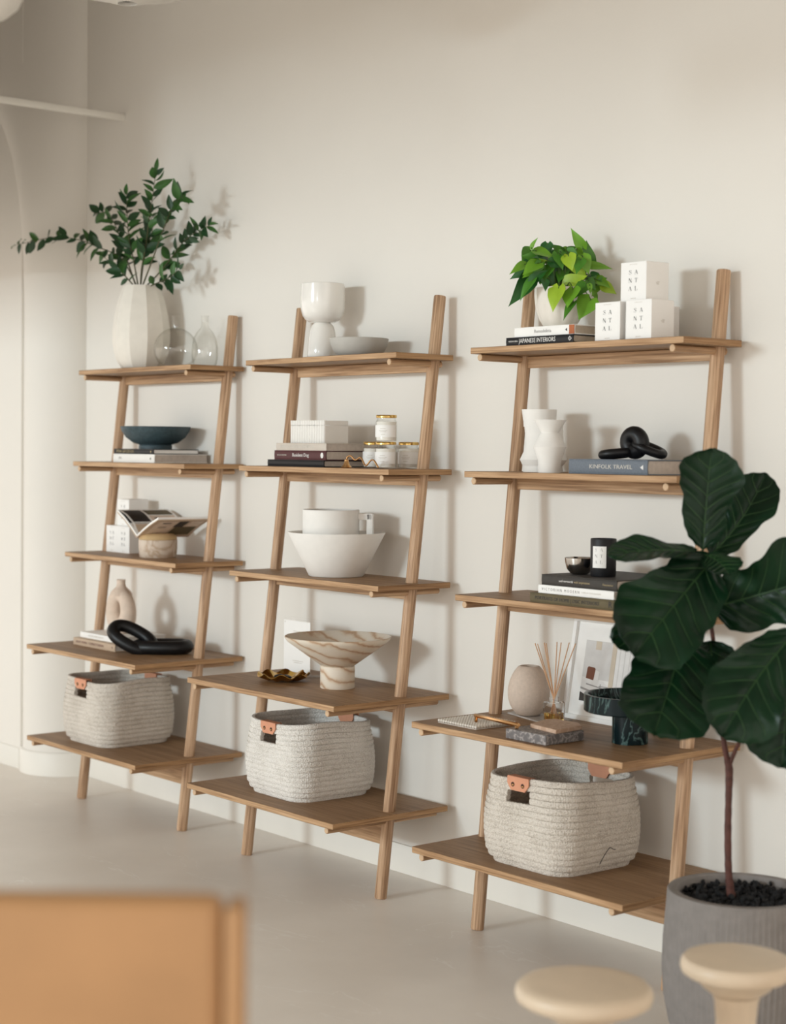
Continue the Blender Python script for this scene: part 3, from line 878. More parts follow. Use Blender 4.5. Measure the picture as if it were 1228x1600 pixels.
t = thing('open_magazine', 'open magazine lying spine down across the stone jar', 'magazine', (-0.7353, -0.2350, 1.0517), -0.10)
bm_c, bm_p = BM(), BM()
ML = 0.215
def wing(bm, sgn, prof, y0, y1, th):
    pts = [(sgn * x, z) for x, z in prof]
    for (xa, za), (xb, zb) in zip(pts, pts[1:]):
        d = Vector((zb - za, 0, -(xb - xa))) * sgn
        d.normalize()
        if d.z > 0: d = -d
        v = []
        for yy in (y0, y1):
            v.append([bm.verts.new((xa, yy, za)), bm.verts.new((xb, yy, zb)), bm.verts.new((xb + d.x * th, yy, zb + d.z * th)), bm.verts.new((xa + d.x * th, yy, za + d.z * th))])
        for i in range(4):
            bm.faces.new((v[0][i], v[0][(i + 1) % 4], v[1][(i + 1) % 4], v[1][i]))
        bm.faces.new(v[0][::-1]); bm.faces.new(v[1])
RWP = [(0.0, 0.0), (0.05, 0.024), (0.11, 0.049), (0.178, 0.072)]
LWP = [(0.0, 0.0), (0.05, 0.030), (0.11, 0.062), (0.172, 0.088)]
wing(bm_c, 1, RWP, 0, ML, 0.003); wing(bm_c, -1, LWP, 0, ML, 0.003)
obj('cover', bm_c, 'tan_cover', t, smooth=False)
lift = lambda P, d: [(x, z + d) for x, z in P]
wing(bm_p, 1, lift(RWP, 0.0085), 0.002, ML - 0.002, 0.008); wing(bm_p, -1, lift(LWP, 0.0085), 0.002, ML - 0.002, 0.008)
obj('page_block', bm_p, 'paper', t, smooth=False)
# printed pictures: on the left opening page and on the right cover's underside
def patch(name, sgn, P, fa, fb, ya, yb, dz, mat_):
    def at(f):
        k = min(int(f * 3), 2); u = f * 3 - k
        return (sgn * (P[k][0] + (P[k + 1][0] - P[k][0]) * u), P[k][1] + (P[k + 1][1] - P[k][1]) * u + dz)
    n = 6
    bm = BM(); rows = []
    for i in range(n + 1):
        x, z = at(fa + (fb - fa) * i / n)
        rows.append([bm.verts.new((x, ya, z)), bm.verts.new((x, yb, z)), bm.verts.new((x, yb, z + 0.0004)), bm.verts.new((x, ya, z + 0.0004))])
    for a, b_ in zip(rows, rows[1:]):
        for i in range(4):
            bm.faces.new((a[i], a[(i + 1) % 4], b_[(i + 1) % 4], b_[i]))
    bm.faces.new(rows[0][::-1]); bm.faces.new(rows[-1])
    return obj(name, bm, mat_, t, smooth=False)
for fa, fb, ya, yb, mm in [(0.06, 0.40, 0.01, 0.20, 'tan_cover'), (0.45, 0.97, 0.005, 0.10, 'black'), (0.42, 0.98, 0.13, 0.20, 'beige_cover'), (0.12, 0.36, 0.03, 0.09, 'charcoal')]:
    patch('printed_picture', -1, LWP, fa, fb, ya, yb, 0.0090, mm)
for fa, fb, ya, yb, mm in [(0.10, 0.92, 0.02, 0.10, 'bisque'), (0.16, 0.6, 0.11, 0.20, 'olive'), (0.55, 0.85, 0.04, 0.075, 'charcoal'), (0.60, 0.92, 0.10, 0.14, 'charcoal'), (0.64, 0.92, 0.15, 0.20, 'bisque')]:
    patch('printed_picture', 1, RWP, fa, fb, ya, yb, -0.0040, mm)
# a lifting page on the left side, with pictures printed on it
LP = [(0.004, 0.012), (0.045, 0.052), (0.105, 0.080), (0.162, 0.0945)]
bm = BM()
for (xa, za), (xb, zb) in zip(LP, LP[1:]):
    v = [bm.verts.new(p) for p in ((-xa, 0.004, za), (-xb, 0.004, zb), (-xb, ML - 0.004, zb), (-xa, ML - 0.004, za), (-xa, 0.004, za + 0.0006), (-xb, 0.004, zb + 0.0006), (-xb, ML - 0.004, zb + 0.0006), (-xa, ML - 0.004, za + 0.0006))]
    for q in ((0, 1, 2, 3), (7, 6, 5, 4), (0, 4, 5, 1), (1, 5, 6, 2), (2, 6, 7, 3), (3, 7, 4, 0)):
        bm.faces.new([v[i] for i in q])
obj('loose_page', bm, 'paper', t, smooth=False)
for fa, fb, ya, yb, mm in [(0.30, 0.95, 0.012, 0.085, 'black'), (0.04, 0.28, 0.012, 0.20, 'tan_cover'), (0.32, 0.60, 0.095, 0.20, 'bisque'), (0.64, 0.95, 0.095, 0.20, 'olive'), (0.40, 0.52, 0.11, 0.18, 'charcoal')]:
    patch('printed_picture', -1, LP, fa, fb, ya, yb, 0.0012, mm)

# fourth board: hollow ring vase and black wooden links
t = thing('ring_vase', 'sand-coloured ring-shaped vase with a hole through its middle', 'vase', (-0.905, -0.200, 0.6727))
bm = BM()
P = []
for i in range(40):
    a = 2 * PI * i / 40
    P.append((0.054 * math.sin(a) * (1 + 0.05 * math.cos(a)), 0, 0.089 - 0.060 * math.cos(a)))
tube(bm, P, [0.0305 + 0.003 * math.cos(2 * PI * i / 40) for i in range(40)], 18, closed=True, up=(0, 1, 0))
obj('body', bm, 'bisque', t)
bm = BM(); lathe(bm, [(0.044, 0.148), (0.037, 0.162), (0.026, 0.173), (0.019, 0.180), (0.0165, 0.192), (0.0165, 0.204), (0.018, 0.207), (0.015, 0.207), (0.013, 0.200), (0.012, 0.16), (0, 0.155)], 28); obj('neck', bm, 'bisque', t)

def link_path(L, W, n=48, p=2.4):
    return [(L / 2 * math.copysign(abs(math.cos(a)) ** (2 / p), math.cos(a)), W / 2 * math.copysign(abs(math.sin(a)) ** (2 / p), math.sin(a)), 0) for a in [2 * PI * i / n for i in range(n)]]
t = thing('link_ornament', 'pair of large interlocked black wooden chain links', 'ornament', (-0.640, -0.200, SZ[3]))
def frame_of(x, n):
    x = Vector(x).normalized(); n = Vector(n); n = (n - x * n.dot(x)).normalized(); y = n.cross(x)
    return Matrix(((x.x, y.x, n.x), (x.y, y.y, n.y), (x.z, y.z, n.z))).to_euler()
bm = BM(); tube(bm, link_path(0.185, 0.080), 0.0255, 20, closed=True, up=(0, 0, 1)); o = obj('link', bm, 'black_wood', t)
o.location = (0.0256, 0.0047, 0.0260); o.rotation_euler = frame_of((0.72, 0.69, 0.02), (0.05, 0.0, 1))
bm = BM(); tube(bm, link_path(0.160, 0.082), 0.0235, 20, closed=True, up=(0, 0, 1)); o = obj('link', bm, 'black_wood', t)
o.location = (-0.0522, -0.0750, 0.0548); o.rotation_euler = frame_of((0.66, 0.52, -0.42), (0.60, -0.25, 0.80))

# ------------------------------------------------------------------ woven baskets on the lowest boards
def rr_path(a, b_, r, n=9, wob=0.0, ph=0.0):
    pts = []
    for (sx, sy, a0) in ((1, 1, 0), (-1, 1, PI / 2), (-1, -1, PI), (1, -1, 1.5 * PI)):
        for i in range(n):
            t_ = a0 + PI / 2 * i / (n - 1)
            pts.append((sx * (a - r) + r * math.cos(t_), sy * (b_ - r) + r * math.sin(t_)))
    return pts
def resample(pts, step=0.014):
    out = []
    n = len(pts)
    for i in range(n):
        a, b_ = Vector(pts[i]), Vector(pts[(i + 1) % n])
        k = max(1, int((b_ - a).length / step))
        for j in range(k):
            out.append(tuple(a.lerp(b_, j / k)))
    return out
NC = 15
def rope(bm, path, closed):
    """one round of flat plaited rope: a soft-cornered section swept level"""
    n = 12
    m_ = len(path)
    rings = []
    for i, p in enumerate(path):
        p = Vector(p)
        a = Vector(path[(i + 1) % m_] if (closed or i + 1 < m_) else path[i]); b_ = Vector(path[i - 1] if (closed or i > 0) else path[i])
        tg = (a - b_); tg.z = 0; tg.normalize()
        out = Vector((tg.y, -tg.x, 0))
        ring = []
        for k in range(n):
            q = 2 * PI * k / n
            c_, s_ = math.cos(q), math.sin(q)
            ring.append(bm.verts.new(p + out * (0.0078 * math.copysign(abs(c_) ** 0.5, c_)) + Vector((0, 0, 0.0090 * math.copysign(abs(s_) ** 0.85, s_)))))
        rings.append(ring)
    for i in (range(m_) if closed else range(m_ - 1)):
        A, B = rings[i], rings[(i + 1) % m_]
        for k in range(n):
            bm.faces.new((A[k], A[(k + 1) % n], B[(k + 1) % n], B[k]))
    if not closed:
        bm.faces.new(rings[0][::-1]); bm.faces.new(rings[-1])
def basket(label, loc, rz, seed, shade='rope'):
    rnd = random.Random(seed)
    t = thing('rope_basket', label, 'basket', loc, rz, 'woven rope baskets')
    for k in range(NC):
        f = k / (NC - 1)
        bulge = 0.010 * math.sin(PI * min(1, f * 1.05)) - (0.012 * (1 - f / 0.10) if f < 0.10 else 0)
        a, b_ = BA + bulge, BB + bulge
        z = 0.0085 + k * 0.01635
        pts = resample(rr_path(a, b_, 0.058 + 0.016 * f))
        p3 = []
        for (x, y) in pts:
            an = math.atan2(y, x)
            p3.append((x, y, z + f * f * (0.004 * math.sin(2 * an + seed) + 0.003 * math.sin(3 * an + 1.3 * seed))))
        bm = BM()
        if k in (NC - 3, NC - 4):   # the two handle slots
            seq = p3
            hw = 0.034
            keep = [abs(p[0]) > hw for p in seq]
            # rotate so that it begins right after a gap
            n = len(seq)
            i0 = next(i for i in range(n) if keep[i] and not keep[i - 1])
            run = []
            for i in range(n + 1):
                j = (i0 + i) % n
                if i < n and keep[j]:
                    run.append(seq[j])
                elif run:
                    rope(bm, run, False); run = []
        else:
            rope(bm, p3, True)
        obj('rope_coil', bm, shade, t)
    bm = BM(); ring = rr_path(BA - 0.006, BB - 0.006, 0.07)
    prism(bm, [(x, y, 0.002) for x, y in ring], (0, 0, 1), 0.010); obj('bottom', bm, shade, t)
    top = 0.0085 + (NC - 1) * 0.01635 + 0.0095
    for sgn in (-1, 1):
        an = math.atan2(sgn, 0)
        zt = top + (0.004 * math.sin(2 * an + seed) + 0.003 * math.sin(3 * an + 1.3 * seed))
        y0 = sgn * (BB + 0.0105)
        yi = sgn * (BB - 0.0105)
        sh = [(-0.041, 0.002), (-0.041, -0.016), (-0.027, -0.034), (0.027, -0.034), (0.041, -0.016), (0.041, 0.002)]
        bm = BM()
        prism(bm, [(x, y0, zt + z) for x, z in sh], (0, sgn, 0), 0.0028)
        prism(bm, [(x, yi, zt + z) for x, z in sh], (0, -sgn, 0), 0.0028)
        bx(bm, (0, (y0 + yi) / 2, zt + 0.0022), (0.082, abs(y0 - yi) + 0.0050, 0.0028), 0.001, seg=1)
        h = obj('handle', bm, 'leather_tab', t, smooth=False)
        h['label'] = 'tan leather grip with two rivets'
        for sx in (-0.019, 0.019):
            bm = BM(); tube(bm, [(sx, y0 + sgn * 0.0026, zt - 0.018), (sx, y0 + sgn * 0.0036, zt - 0.018)], 0.0062, 16); obj('rivet_hole', bm, 'hole_dark', h)
            bm = BM(); lathe(bm, [(0, 0.0022), (0.002, 0.002), (0.0032, 0.0)], 14)
            o = obj('rivet', bm, 'brass', h); o.rotation_euler = (PI / 2 * (1 if sgn < 0 else -1), 0, 0); o.location = (sx + 0.001, y0 + sgn * 0.0036, zt - 0.019)
    return t
BA, BB = 0.155, 0.155
basket('woven rope basket on the left unit, beside the round column', (-0.868, -0.230, SZ[4]), 0.02, 1)
basket('palest woven rope basket, on the lowest board of the middle unit', (0.362, -0.235, SZ[4]), -0.02, 2.1, 'pale_rope')
bk3 = basket('woven rope basket on the right unit, with a dark loose thread', (1.540, -0.255, SZ[4]), 0.0, 3.3)
bm = BM(); tube(bm, smooth_path([(0.178, -0.035, 0.030), (0.182, -0.03, 0.044), (0.182, -0.015, 0.060), (0.181, 0.0, 0.070), (0.180, 0.014, 0.064), (0.178, 0.024, 0.062)], 5), 0.0012, 6); o = obj('loose_thread', bm, 'charcoal', bk3)

# ------------------------------------------------------------------ middle unit, top board
t = thing('goblet', 'tall glossy white goblet on a bell-shaped stem, on the middle shelf', 'goblet', (0.235, -0.105, SZ[0]))
bm = BM()
lathe(bm, [(0, 0.124), (0.040, 0.124), (0.056, 0.132), (0.067, 0.147), (0.0735, 0.170), (0.0745, 0.200), (0.0735, 0.252), (0.0715, 0.2535), (0.069, 0.250), (0.069, 0.18), (0.055, 0.150), (0, 0.142)], 56)
obj('cup', bm, 'white_gloss', t)
bm = BM()
lathe(bm, [(0, 0.001), (0.049, 0.0), (0.0505, 0.003), (0.049, 0.035), (0.046, 0.070), (0.0425, 0.096), (0.037, 0.113), (0.027, 0.1235), (0, 0.1238)], 48)
obj('stem', bm, 'white_gloss', t)
bm = BM()
lathe(bm, [(0, 0.002), (0.052, 0.0), (0.066, 0.004), (0.083, 0.020), (0.093, 0.042), (0.0965, 0.060), (0.0945, 0.061), (0.090, 0.045), (0.078, 0.022), (0.055, 0.010), (0, 0.009)], 56)
o = obj('low_bowl', bm, 'grey_ceramic'); o.location = (0.458, -0.125, SZ[0])
tag(o, 'low pale grey bowl beside the white goblet', 'bowl')

# second board: ribbed box, jars, brass wave
t = thing('ribbed_box', 'white lidded box with a ribbed front, on the beige book', 'box', (0.288, -0.205, 1.4081))
bm = BM(); bx(bm, (0, 0.052, 0.029), (0.188, 0.095, 0.058), 0.001, seg=1)
for i in range(14):
    x = -0.094 + 0.188 * (i + 0.5) / 14
    tube(bm, [(x, 0.005, 0.0005), (x, 0.005, 0.0575)], 0.0066, 10)
obj('body', bm, 'white_matte', t)
bm = BM(); bx(bm, (0, 0.052, 0.066), (0.188, 0.095, 0.0155), 0.001, seg=1)
for i in range(14):
    x = -0.094 + 0.188 * (i + 0.5) / 14
    tube(bm, [(x, 0.005, 0.0588), (x, 0.005, 0.0745)], 0.0066, 10)
obj('lid', bm, 'white_matte', t)

def jar(label, loc, s=1.0):
    t = thing('candle_jar', label, 'jar', loc, 0, 'gold-lidded glass candle jars')
    bm = BM(); lathe(bm, [(0, 0.0035), (0.0305, 0.0035), (0.0312, 0.006), (0.0312, 0.0625), (0, 0.0635)], 36); obj('wax', bm, 'wax', t)
    bm = BM()
    out = [(0, 0.0), (0.031, 0.0), (0.0335, 0.003), (0.0338, 0.060), (0.0315, 0.066), (0.0295, 0.069), (0.0295, 0.074)]
    inn = [(0.0275, 0.074), (0.0275, 0.068), (0.0302, 0.0655), (0.0318, 0.0632), (0.0318, 0.004), (0.029, 0.0025), (0, 0.0025)]
    lathe(bm, out + inn, 36); obj('glass', bm, 'glass', t)
    bm = BM(); a0, a1 = -2.35, 0.35
    n = 20
    pr_ = [(0.0341 * math.cos(a0 + (a1 - a0) * i / n), 0.0341 * math.sin(a0 + (a1 - a0) * i / n)) for i in range(n + 1)]
    for (xa, ya), (xb, yb) in zip(pr_, pr_[1:]):
        v = [bm.verts.new(p) for p in ((xa, ya, 0.014), (xb, yb, 0.014), (xb, yb, 0.052), (xa, ya, 0.052))]
        bm.faces.new(v)
    bmesh.ops.remove_doubles(bm, verts=bm.verts[:], dist=1e-6)
    bmesh.ops.solidify(bm, geom=bm.faces[:], thickness=-0.0004)
    obj('paper_label', bm, 'white_box', t)
    bm = BM()
    for zz, wd in ((0.040, 0.5), (0.034, 0.8), (0.030, 0.6), (0.022, 0.4)):
        k = 6
        for i in range(k):
            b0 = -1.0 - wd / 2 + wd * i / k; b1 = -1.0 - wd / 2 + wd * (i + 1) / k
            p = [(0.0347 * math.cos(q), 0.0347 * math.sin(q), z_) for q, z_ in ((b0, zz), (b1, zz), (b1, zz + 0.0014), (b0, zz + 0.0014))]
            prism(bm, p, (math.cos((b0 + b1) / 2), math.sin((b0 + b1) / 2), 0), 0.0002)
    obj('lettering', bm, 'print_pale', t, smooth=False)
    bm = BM(); lathe(bm, [(0, 0.0745), (0.031, 0.0745), (0.0325, 0.0755), (0.0328, 0.0825), (0.0318, 0.0838), (0.0265, 0.0840), (0.0255, 0.0830), (0, 0.0830)], 40); obj('lid', bm, 'gold', t)
    return t
jar('gold-lidded candle jar stacked on top of another', (0.652, -0.165, SZ[1] + 0.0842))
jar('gold-lidded candle jar directly below the stacked one', (0.654, -0.168, SZ[1]))
jar('gold-lidded candle jar between the book stack and the jar below the stacked one', (0.505, -0.098, SZ[1]))
jar('gold-lidded candle jar at the back, half behind the right post', (0.640, -0.062, SZ[1]))

t = thing('brass_snake', 'small brass squiggle with a bell-shaped foot, at the front shelf edge', 'ornament', (0.553, -0.245, SZ[1]))
bm = BM(); lathe(bm, [(0, 0.0), (0.0165, 0.0), (0.0175, 0.002), (0.011, 0.010), (0.0075, 0.018), (0.0065, 0.026), (0.0, 0.031)], 24); obj('foot', bm, 'brass', t)
bm = BM(); tube(bm, smooth_path([(0.0, 0, 0.024), (0.006, 0, 0.036), (0.020, 0.002, 0.038), (0.030, 0.004, 0.030), (0.042, 0.006, 0.026), (0.060, 0.006, 0.034), (0.074, 0.004, 0.028), (0.092, 0.0, 0.012), (0.105, -0.002, 0.010), (0.124, 0, 0.026), (0.140, 0, 0.024), (0.156, 0, 0.008), (0.160, 0, 0.003)], 5), 0.0026, 10); obj('wave', bm, 'brass', t)

# third board: bowl and mug
bm = BM()
lathe(bm, [(0, 0.0), (0.086, 0.0), (0.090, 0.003), (0.158, 0.140), (0.1585, 0.143), (0.152, 0.143), (0.149, 0.139), (0.092, 0.020), (0.085, 0.014), (0, 0.014)], 72)
o = obj('deep_bowl', bm, 'white_matte'); o.location = (0.405, -0.168, SZ[2] + 0.0002)
tag(o, 'large white flaring bowl with a mug standing in it', 'bowl')
t = thing('mug', 'wide white mug with a square handle, standing in the large bowl', 'mug', (0.405 - 0.012, -0.168 - 0.014, SZ[2] + 0.036), math.atan2(0.772, 0.635) - 0.15)
bm = BM()
lathe(bm, [(0, 0.0), (0.080, 0.0), (0.088, 0.006), (0.0925, 0.070), (0.0925, 0.1795), (0.091, 0.181), (0.086, 0.181), (0.085, 0.176), (0.084, 0.02), (0, 0.012)], 64)
obj('cup', bm, 'white_matte', t)
bm = BM(); bx(bm, (0.1125, 0, 0.160), (0.052, 0.026, 0.022), 0.003); bx(bm, (0.1290, 0, 0.131), (0.021, 0.026, 0.078), 0.003)
obj('handle', bm, 'white_matte', t)

# fourth board: sign holder, gilt dish, travertine bowl
t = thing('sign_holder', 'upright clear acrylic holder with a white card, behind the stone bowl', 'sign', (0.182, -0.150, SZ[3]), 0.0)
bm = BM(); bx(bm, (0, -0.0035, 0.098), (0.168, 0.003, 0.184), 0.0006, seg=1); obj('front_panel', bm, 'acrylic', t)
bm = BM(); bx(bm, (0.010, 0.020, 0.098), (0.180, 0.003, 0.190), 0.0006, seg=1); obj('back_panel', bm, 'acrylic', t)
bm = BM(); bx(bm, (0.005, 0.008, 0.002), (0.172, 0.06, 0.004), 0.0006, seg=1); obj('foot', bm, 'acrylic', t)
bm = BM(); bx(bm, (-0.006, -0.0058, 0.098), (0.150, 0.0009, 0.174)); c = obj('card', bm, 'white_box', t, smooth=False)
bm = BM(); bx(bm, (-0.074, -0.0065, 0.178), (0.004, 0.0004, 0.004))
for zz, ww in ((0.150, 0.05), (0.050, 0.06), (0.044, 0.045)):
    bx(bm, (0.0, -0.0065, zz), (ww, 0.0004, 0.002))
obj('fine_print', bm, 'print_pale', c, smooth=False)

t = thing('gilt_dish', 'small dark gold dish with a crumpled leaf-like rim', 'dish', (0.262, -0.272, SZ[3]))
bm = BM()
rings = []
for (r, z) in [(0.0, 0.003), (0.03, 0.003), (0.052, 0.006), (0.068, 0.014), (0.083, 0.023)]:
    if r == 0:
        rings.append([bm.verts.new((0, 0, z))]); continue
    ring = []
    for k in range(64):
        a = 2 * PI * k / 64
        w = abs(math.sin(4.0 * a + 0.4)) ** 0.8
        f = (r / 0.082) ** 2
        rr_ = r * (1 + 0.10 * f * (w - 0.5))
        ring.append(bm.verts.new((rr_ * math.cos(a), rr_ * math.sin(a), z + f * 0.0065 * math.sin(8 * a + 1.0))))
    rings.append(ring)
for k in range(64):
    bm.faces.new((rings[0][0], rings[1][k], rings[1][(k + 1) % 64]))
for A, B in zip(rings[1:], rings[2:]):
    for k in range(64):
        bm.faces.new((A[k], B[k], B[(k + 1) % 64], A[(k + 1) % 64]))
bmesh.ops.recalc_face_normals(bm, faces=bm.faces[:])
bmesh.ops.solidify(bm, geom=bm.faces[:], thickness=0.0022)
obj('dish', bm, 'dark_gold', t)
for i, (dx, dy, s) in enumerate(((-0.016, -0.006, 1.0), (0.012, 0.004, 0.9))):
    bm = BM(); bmesh.ops.create_icosphere(bm, subdivisions=3, radius=0.016 * s)
    for v in bm.verts:
        v.co.z *= 0.55; v.co.x *= 1.25
        v.co += v.co.normalized() * 0.0015 * math.sin(190 * v.co.x + 3 * i) * math.cos(170 * v.co.y)
    o = obj('pebble', bm, 'black'); o.location = (0.262 + dx, -0.272 + dy, SZ[3] + 0.0135)
    tag(o, ('black pebble on the left in the small gold dish', 'black pebble on the right in the small gold dish')[i], 'pebble', 'black pebbles in the gold dish')

t = thing('pedestal_bowl', 'wide veined beige stone bowl on a round drum foot', 'bowl', (0.487, -0.222, SZ[3]))
bm = BM(); lathe(bm, [(0, 0.001), (0.054, 0.0), (0.0555, 0.002), (0.0555, 0.070), (0.053, 0.072), (0, 0.072)], 56); obj('foot', bm, 'travertine', t)
bm = BM(); lathe(bm, [(0, 0.0725), (0.050, 0.0725), (0.058, 0.075), (0.162, 0.150), (0.170, 0.160), (0.1715, 0.165), (0.169, 0.1665), (0.155, 0.158), (0.10, 0.118), (0.05, 0.090), (0, 0.086)], 72); obj('bowl', bm, 'travertine', t)

# ------------------------------------------------------------------ right unit, top board: boxes and vine
G3 = 'white candle boxes on the right unit'
candle_box('white lettered box nearest the potted vine', 1.651, -0.222, SZ[0], 0.091, 0.088, 0.103, G3)
candle_box('white lettered box standing on the shelf nearest the right post', 1.762, -0.222, SZ[0], 0.091, 0.088, 0.103, G3)
candle_box('white lettered box stacked on top of two others', 1.722, -0.200, SZ[0] + 0.1033, 0.091, 0.088, 0.103, G3)
candle_box('white box at the back, hidden but for one edge behind the lettered boxes', 1.684, -0.112, SZ[0], 0.091, 0.088, 0.098, G3)

t = thing('potted_vine', 'bushy heart-leaved vine in a fluted white pot, on two books', 'plant', (1.384, -0.135, 1.7366))
bm = BM()
prof = [(0.040, 0.0), (0.046, 0.006), (0.058, 0.025), (0.069, 0.058), (0.0725, 0.090), (0.0725, 0.112)]
n = 96; rings = []
def fl(a, z): return 1 - 0.055 * (abs(math.cos(4.5 * a)) ** 6) * min(1, z / 0.03)
for r, z in prof:
    rings.append([bm.verts.new((r * fl(2 * PI * k / n, z) * math.cos(2 * PI * k / n), r * fl(2 * PI * k / n, z) * math.sin(2 * PI * k / n), z)) for k in range(n)])
for r, z in [(0.067, 0.112), (0.064, 0.09), (0.03, 0.012)]:
    rings.append([bm.verts.new((r * fl(2 * PI * k / n, z) * math.cos(2 * PI * k / n), r * fl(2 * PI * k / n, z) * math.sin(2 * PI * k / n), z)) for k in range(n)])
for A, B in zip(rings, rings[1:]):
    for k in range(n):
        bm.faces.new((A[k], A[(k + 1) % n], B[(k + 1) % n], B[k]))
bm.faces.new(rings[0][::-1]); bm.faces.new(rings[-1])
obj('pot', bm, 'cream_ceramic', t)
bm = BM(); lathe(bm, [(0.0655, 0.0955), (0.04, 0.103), (0.0, 0.105)], 32); obj('potting_soil', bm, 'soil', t)
VL = {'m': small_leaf(0.072, 0.055, 0.22, 0.22, 'leaf_mid', True, 10), 'd': small_leaf(0.072, 0.055, 0.25, 0.18, 'leaf_dark', True, 10),
      'l': small_leaf(0.072, 0.055, 0.22, 0.22, 'leaf_light', True, 10), 'y': small_leaf(0.072, 0.055, 0.18, 0.2, 'leaf_lime', True, 10)}
O = Vector((1.384, -0.135, 1.7366))
